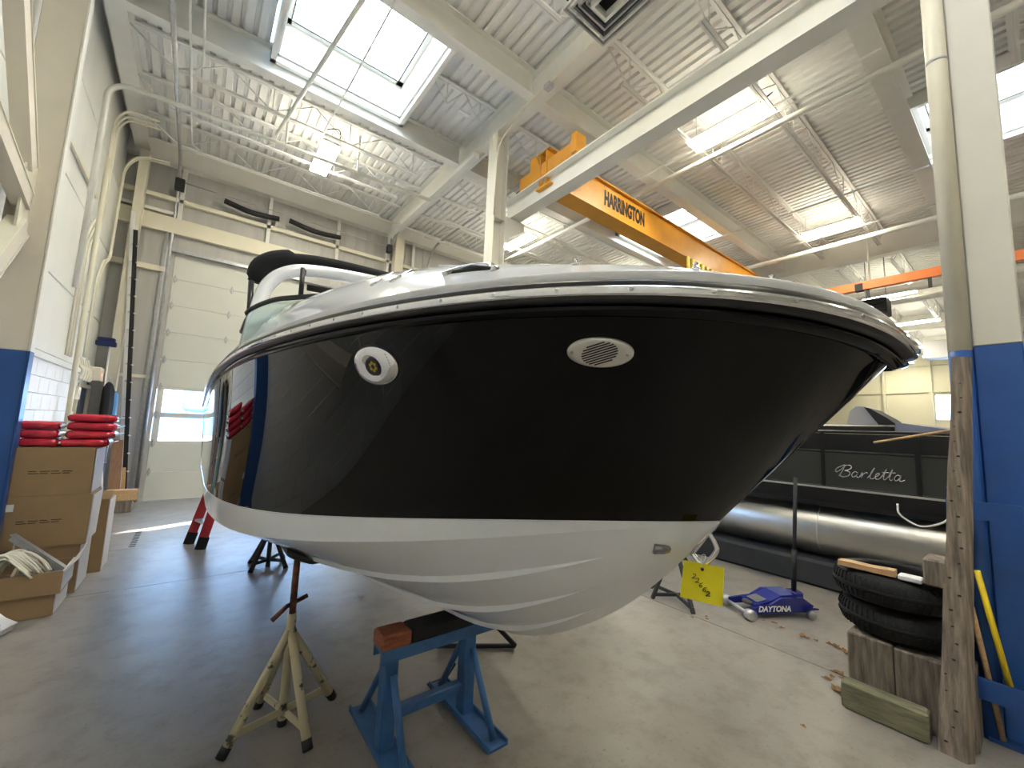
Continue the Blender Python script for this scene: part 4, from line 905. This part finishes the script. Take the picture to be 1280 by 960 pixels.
MB().tube([(-.95, 8.35, .12), (-1.16, 8.7, 1.1)], .016, 8).build('handle', 'green', gb); MB().cbox(-1.08, -.84, 8.28, 8.36, 0, .14, .01).build('bristles', 'greyblue', gb)
wb = thing('mop', 'white handled mop leaning by the green broom', 'mop', (-.95, 8.8, 0))
MB().tube([(-.94, 8.7, .1), (-1.12, 9.1, 1.15)], .014, 8).build('handle', 'whiteplastic', wb); MB().loft([[V(-.93+r*math.cos(a), 8.68+r*math.sin(a), z) for a in [2*PI*i/10 for i in range(10)]] for z, r in ((0.002, .12), (.06, .10), (.14, .03))]).build('head', 'clearwrap', wb)
# red step ladder beside the stern
rl = thing('step_ladder', 'red fibreglass step ladder standing past the stern of the motor boat', 'ladder', (.3, 6.5, 0))
F0, F1, T0, T1 = V(.10, 6.68, 0), V(.215, 6.34, 0), V(.52, 6.72, 1.75), V(.56, 6.50, 1.75)
for a, b in ((F0, T0), (F1, T1)):
    MB().bar(a+V(0, 0, .03), b, .04, .10, (1, 0, 0)).build('rail', 'redfibre', rl); MB().bar(a, a.lerp(b, .08), .05, .11, (1, 0, 0)).build('foot', 'mattblack', rl)
    MB().bar(V(a.x+.85, a.y, 0), b, .025, .05, (0, 1, 0)).build('rear_rail', 'redfibre', rl)
for k in range(1, 6): MB().bar(F0.lerp(T0, k/6), F1.lerp(T1, k/6), .08, .025).build('step', 'galv', rl)
MB().cbox(.42, .66, 6.46, 6.76, 1.75, 1.80, .01).build('top_cap', 'redfibre', rl)

# ================================================================== RIGHT SIDE
po = thing('rough_post', 'rough grey timber plank standing against the column with knots and nails', 'post', (3.3, .38, 0))
b0 = [at(1172, 938, Z=0), at(1209, 956, Z=0)]
pf = b0[1]-b0[0]; pd = V(pf.y, -pf.x, 0).normalized(); pd = pd if pd.x > 0 else -pd
pd = (pd*.045)+pf.normalized()*.02
t0 = [at(1190, 446, X=3.43), at(1206, 446, X=3.46)]
MB().loft([[b0[0].lerp(t0[0], k/10)+V(0, .003*math.sin(k*2.1), 0), b0[1].lerp(t0[1], k/10), b0[1].lerp(t0[1], k/10)+pd, b0[0].lerp(t0[0], k/10)+pd] for k in range(11)], sm=False).build('plank', 'timber', po)
fnm = (t0[0]-b0[0]).cross(b0[1]-b0[0]).normalized(); fnm = fnm if fnm.x < 0 else -fnm
for k in range(24):
    u, v = random.uniform(.15, .85), .03+k*.039
    p = b0[0].lerp(t0[0], v).lerp(b0[1].lerp(t0[1], v), u); r = random.uniform(.004, .010)
    MB().lathe([(r, -.001), (r*.8, .002), (r*.2, .003)], n=8).xf(Matrix.Translation(p) @ fnm.to_track_quat('Z', 'Y').to_matrix().to_4x4() @ Matrix.Diagonal((1, .6, 1, 1))).build('knot', 'darkhole', po)
p0 = at(1214, 758, X=3.58); p1 = at(1256, 931, Z=0)
tag(MB().tube([p0, p1], .013, 8).build('wooden_stick', 'newwood'), 'bare wooden broomstick leaning by the column base', 'stick')
p0 = at(1221, 713, X=3.585); p1 = at(1256, 835, X=3.59); p1 = p0+(p1-p0)*((p0.z-.28)/(p0.z-p1.z))
tag(MB().tube([p0, p1], .014, 8).build('yellow_stick', 'yellow'), 'bright yellow fibreglass stick leaning by the column base', 'stick')

tag(MB().cbox(3.42, 3.98, .625, .84, 0, .41, .008).build('timber_block', 'timber2'), 'big weathered timber block under the tyres beside the leaves', 'block')
tag(MB().cbox(3.42, 3.98, .30, .62, 0, .40, .008).build('timber_block', 'timber2'), 'big weathered timber block under the tyres beside the rough post', 'block')
tag(MB().cbox(3.29, 3.385, .47, .85, 0, .155, .01).build('timber_block', 'greenwood'), 'greenish treated timber offcut standing on edge before the big blocks', 'block')
def tyre(c, z, label, tilt=0):
    t = thing('tyre', label, 'tyre', (c[0], c[1], z)); R, w_ = .315, .19
    n = 72; prof = [(.19, .0), (.215, -.0), (.275, .012), (.302, .035), (.315, .06), (.315, .13), (.302, .155), (.275, .178), (.215, .19), (.19, .19), (.185, .17), (.185, .02)]
    def tr(x): return Matrix.Rotation(tilt, 4, 'Y') @ x
    rings = []
    for j in range(n):
        a = 2*PI*j/n; rings.append([tr(V(r*math.cos(a), r*math.sin(a), h))+V(c[0], c[1], z) for r, h in prof])
    rings.append(rings[0])
    MB().loft(rings, cap=False).build('carcass', 'tyre', t)
    m = MB(); lug = None
    for j in range(60):
        a = 2*PI*j/60+.02; da = .034
        for h0, h1, sh_, r0, r1 in ((.030, .078, .03, .308, .327), (.112, .160, -.03, .327, .308)):
            p = []
            for aa, hh, rr in ((a, h0, r0), (a+da, h0, r0), (a+da+sh_, h1, r1), (a+sh_, h1, r1)):
                p.append((aa, hh, rr))
            lo = [tr(V((r-.02)*math.cos(x), (r-.02)*math.sin(x), h))+V(c[0], c[1], z) for x, h, r in p]
            hi = [tr(V(r*math.cos(x), r*math.sin(x), h))+V(c[0], c[1], z) for x, h, r in p]
            m.hexa(lo+hi)
    o = m.build('tread_lugs', 'tyre', t); o['kind'] = 'stuff'
    MB().lathe([(.316, .085), (.3215, .085), (.3215, .105), (.316, .105)], (0, 0, 0), n=60).xf(Matrix.Translation((c[0], c[1], z)) @ Matrix.Rotation(tilt, 4, 'Y')).build('centre_rib', 'tyre', t)
    return t
tyre((3.73, .62), .412, 'lower worn tyre lying on the timber blocks'); tyre((3.71, .64), .604, 'upper worn tyre lying on the lower tyre')
of = thing('wood_offcut', 'split orange-brown wood offcut lying across the upper tyre', 'wood', (3.45, .7, .8))
MB().loft([[V(x, y-.03*math.sin(i), .8), V(x+.08, y, .8), V(x+.08, y, .8+h), V(x, y, .8+h)] for i, (x, y, h) in enumerate(((3.46, .88, .028), (3.455, .80, .032), (3.45, .72, .030), (3.45, .60, .038)))], sm=False).build('splint', 'newwood', of)
tag(MB().cbox(3.44, 3.52, .48, .585, .796, .826, .006).build('light_scrap', 'whiteplastic'), 'white scrap piece lying on the upper tyre beside the wood offcut', 'scrap')
tag(MB().cbox(3.45, 3.64, .36, .475, .796, .95, .01).build('timber_block', 'timber'), 'short cracked timber block on the upper tyre against the rough post', 'block')

# floor jack
fj = thing('floor_jack', 'blue low-profile floor jack with long black handle', 'jack', (4.35, 1.62, 0))
fa = V(.86, -.5, 0).normalized(); fb = V(.5, .86, 0).normalized(); f0 = V(4.07, 1.70, 0)+fb*.15+V(.02, 0, 0)
JM = Matrix(((fa.x, fb.x, 0, f0.x), (fa.y, fb.y, 0, f0.y), (0, 0, 1, 0), (0, 0, 0, 1)))
for s in (-1, 1):
    MB().prism([(0, s*.125-.012, .035), (.62, s*.125-.012, .045), (.66, s*.125-.012, .10), (.55, s*.125-.012, .17), (.34, s*.125-.012, .17), (.22, s*.125-.012, .11), (0, s*.125-.012, .085)], (0, .024, 0)).xf(JM).build('side_plate', 'jackblue', fj)
    MB().lathe([(.01, -.03), (.046, -.03), (.046, .03), (.01, .03)], (0, s*.165, .046), 'Y', 16).xf(JM).build('front_wheel', 'galv', fj)
    MB().lathe([(.01, -.018), (.035, -.018), (.035, .018), (.01, .018)], (.60, s*.17, .035), 'Y', 14).xf(JM).build('caster', 'galv', fj)
    MB().prism([(.54, s*.15, .075), (.66, s*.15, .075), (.66, s*.19, .085), (.54, s*.19, .085)], (0, 0, .012)).xf(JM).build('caster_arm', 'jackblue', fj)
MB().prism([(.10, -.1, .10), (.26, -.1, .135), (.36, -.1, .18), (.52, -.1, .185), (.52, -.1, .16), (.26, -.1, .11), (.10, -.1, .075)], (0, .2, 0)).xf(JM).build('top_cover', 'jackblue', fj)
MB().cbox(.52, .64, -.06, .06, .06, .19, .015).xf(JM).build('handle_socket', 'jackblue', fj)
MB().tube([(0, -.165, .046), (0, .165, .046)], .014, 8).xf(JM).build('axle', 'galv', fj)
MB().lathe([(.02, .085), (.055, .085), (.055, .10), (.03, .105)], (.11, 0, 0), n=16).xf(JM).build('saddle', 'darkgrey', fj)
MB().hexa([JM @ V(*p) for p in ((.14, -.07, .1135), (.24, -.07, .136), (.24, .07, .136), (.14, .07, .1135), (.14, -.07, .1145), (.24, -.07, .137), (.24, .07, .137), (.14, .07, .1145))]).build('decal', 'silver', fj)
hb = JM @ V(.58, 0, .17)
hd = MB().tube([hb, V(4.76, 1.52, 1.24)], .017, 10).build('handle', 'mattblack', fj); MB().tube([hb, hb.lerp(V(4.76, 1.52, 1.24), .36)], .022, 10).build('handle_sleeve', 'mattblack', fj)
lettering('brand_lettering', 'DAYTONA', .066, 'whiteink', fj, JM @ V(.26, -.139, .078), fa, (0, 0, 1), shear=.2, bold=.002)

# leaves
def leaf(x, y, s, rz):
    m = MB(); n = 9
    up_ = [V(.5*math.cos(2*PI*i/n)*(1+.25*(i % 2)), .32*math.sin(2*PI*i/n)*(1+.3*(i % 2)), .12*math.sin(3*i)+.14) for i in range(n)]
    m.add([(0, 0, .02)]+up_, [(0, 1+i, 1+(i+1) % n) for i in range(n)]); m.add([(0, 0, .0)]+[p-V(0, 0, .02) for p in up_], [(0, 1+(i+1) % n, 1+i) for i in range(n)])
    m.add(up_+[p-V(0, 0, .02) for p in up_], [(i, (i+1) % n, n+(i+1) % n, n+i) for i in range(n)])
    m.tube([(0, 0, .02), (-.75, .1, .05)], .02, 4)
    m.xf(Matrix.Translation((x, y, .001)) @ Matrix.Rotation(rz, 4, 'Z') @ Matrix.Scale(s, 4))
    return tag(m.build('dry_leaf', 'leaf', o=(x, y, 0)), 'small curled dry brown leaf on the floor by the jack and blocks', 'leaf', 'dry leaves')
for px_, py_, s in ((968, 779, .05), (977, 785, .04), (1003, 795, .06), (1010, 798, .04), (1020, 801, .04), (1037, 805, .05), (1045, 808, .06), (1052, 812, .05), (1058, 816, .06), (1046, 841, .05), (1040, 846, .04), (1035, 849, .05), (1050, 842, .06), (1056, 850, .06), (1045, 862, .07), (1052, 866, .07), (1057, 872, .06), (883, 771, .03), (865, 772, .035), (884, 774, .03), (1004, 908, .03), (955, 776, .03)):
    p = at(px_, py_, Z=0); leaf(p.x, p.y, s, random.uniform(0, 6))
for px_, py_ in ((452, 746), (533, 810)):
    p = at(px_, py_, Z=0); tag(MB().loft([[V(p.x+r*math.cos(a)*(1+.3*math.sin(3*a)), p.y+r*math.sin(a), z) for a in [2*PI*i/7 for i in range(7)]] for z, r in ((.001, .02), (.012, .025), (.024, .012))], sm=False).build('foil_scrap', 'clearwrap'), 'crumpled scrap of clear wrap on the floor by the boat stands', 'scrap', 'floor scraps')

# pontoon boat
PX = 5.66
pt = thing('pontoon_boat', 'dark pontoon boat with aluminium floats standing behind the floor jack', 'boat', (6.9, 2.0, .27))
for x in (PX+.31, PX+2.2):
    MB().tube([(x, 5.6, .60), (x, -.9, .60), (x, -1.3, .64), (x, -1.6, .72)], [.30, .30, .22, .06], 28).build('float', 'alu', pt)
    for y in (1.62, 3.2, -.1): MB().tube([(x, y-.008, .60), (x, y+.008, .60)], .3025, 28).build('weld_band', 'brushed', pt)
MB().box(PX-.03, PX+2.55, -1.7, 5.6, .94, 1.10).build('deck_skirt', 'pontblack', pt)
MB().box(PX-.04, PX-.03, -1.7, 5.6, 1.09, 1.11).build('trim_strip', 'brushed', pt)
MB().box(PX+.05, PX+2.5, -1.7, 5.6, .88, .94).build('deck_frame', 'darkgrey', pt)
YP = [-1.65, -.8, -.02, .76, 1.53, 2.3, 3.1, 3.9, 4.7, 5.55]
for x in (PX, PX+2.48):
    for i in range(len(YP)-1):
        MB().box(x, x+.02, YP[i]+.02, YP[i+1]-.02, 1.12, 1.485).build('lower_panel', 'pontpanel', pt); MB().box(x, x+.02, YP[i]+.02, YP[i+1]-.02, 1.515, 1.70).build('upper_panel', 'pontblack', pt)
    for y in YP: MB().box(x-.008, x+.03, y-.02, y+.02, 1.10, 1.72).build('fence_post', 'pontblack', pt)
    for z in (1.11, 1.50, 1.72): MB().tube([(x+.01, YP[0], z), (x+.01, YP[-1], z)], .017, 8).build('fence_rail', 'pontblack', pt)
BAR = [[(.1, .0), (.3, .55), (.42, 1.0), (.15, .9), (-.25, .62), (-.2, .35), (.1, .55), (.45, .95), (.85, 1.0), (.9, .72), (.45, .52), (.85, .45), (.85, .12), (.4, -.03), (.1, .1)],
       [(1.5, .42), (1.25, .5), (1.08, .25), (1.2, .02), (1.45, .2), (1.52, .5), (1.48, .1), (1.62, .02), (1.75, .2), (1.85, .5), (1.85, .02), (1.95, .35), (2.15, .5), (2.25, .42)],
       [(2.3, .05), (2.5, .4), (2.68, .95), (2.5, .5), (2.5, .08), (2.68, .02), (2.95, .25), (3.12, .45), (2.98, .52), (2.86, .3), (2.95, .03), (3.2, .1), (3.42, .5), (3.55, .9), (3.45, .3), (3.55, .02), (3.8, .35), (3.98, .9), (3.88, .3), (3.98, .02), (4.12, .1)],
       [(3.25, .62), (4.25, .66)],
       [(4.62, .42), (4.4, .5), (4.22, .25), (4.35, .02), (4.55, .2), (4.66, .5), (4.6, .1), (4.72, .02), (4.95, .15)]]
for stx in BAR:
    MB().tube([V(PX-.004, 1.40-(p.x+.22*p.y)*.108, 1.235+p.y*.125-.0) for p in smooth([(x, y, 0) for x, y in stx], 5)], .0055, 5).build('name_stroke', 'silver', pt)
MB().tube(smooth([(PX-.05, .92, 1.02), (PX-.08, .90, .92), (PX-.1, .76, .84), (PX-.1, .60, .91), (PX-.06, .56, 1.0)], 6), .009, 6).build('dock_line', 'whiteplastic', pt)
# seats and folded canopy frame on the pontoon boat
MB().prism([at(x, y, X=6.25) for x, y in ((1058, 532), (1062, 514), (1070, 508), (1081, 508), (1092, 515), (1106, 532))], (.5, 0, 0)).build('captain_seat', 'vinylgrey', pt)
MB().prism([at(x, y, X=6.2) for x, y in ((1080, 509), (1086, 510), (1108, 522), (1124, 533), (1100, 533))], (.6, 0, 0)).build('seat_trim', 'mattblack', pt)
MB().cbox(5.85, 6.5, .95, 2.0, 1.72, 1.81, .02).build('console', 'pontblack', pt)
for k in range(4): MB().tube([(5.9+k*.12, 1.95, 1.80+k*.02), (5.95+k*.12, 2.75, 1.92+k*.03)], .018, 6).build('canopy_bow', 'mattblack', pt)
MB().tube(smooth([(5.72, 3.2, 1.72), (5.75, 2.6, 1.80), (5.8, 1.9, 1.82)], 5), .016, 6).build('grab_rail', 'mattblack', pt)
MB().hexa([(5.9, .95, 1.72), (6.5, .95, 1.72), (6.5, .25, 1.72), (5.9, .25, 1.72), (5.92, .95, 1.84), (6.48, .95, 1.84), (6.4, .35, 1.76), (6.0, .35, 1.76)]).build('windscreen', 'greyblue', pt)
MB().cbox(6.0, 6.5, -.3, .35, 1.70, 1.90, .05).build('seat_cushion', 'navy', pt)
MB().cbox(5.78, 6.0, 2.2, 2.5, 1.72, 1.80, .02).build('cushion', 'whiteplastic', pt); MB().cbox(5.78, 6.0, 1.95, 2.18, 1.72, 1.80, .02).build('cushion', 'blueplastic', pt)
trl = thing('trailer_bunk', 'long dark grey trailer beam lying along the floor under the aluminium float', 'beam', (5.8, 2, 0))
MB().cbox(5.62, 6.0, -1.5, 6.0, 0, .285, .03).build('beam', 'darkgrey', trl)
MB().cbox(7.65, 8.0, -1.5, 6.0, 0, .285, .03).build('beam', 'darkgrey', trl)
tag(MB().tube([at(1093, 553, X=4.2), at(1202, 536, X=3.52)], .009, 8).build('thin_rod', 'newwood'), 'thin pale wooden rod resting behind the rough post', 'rod')
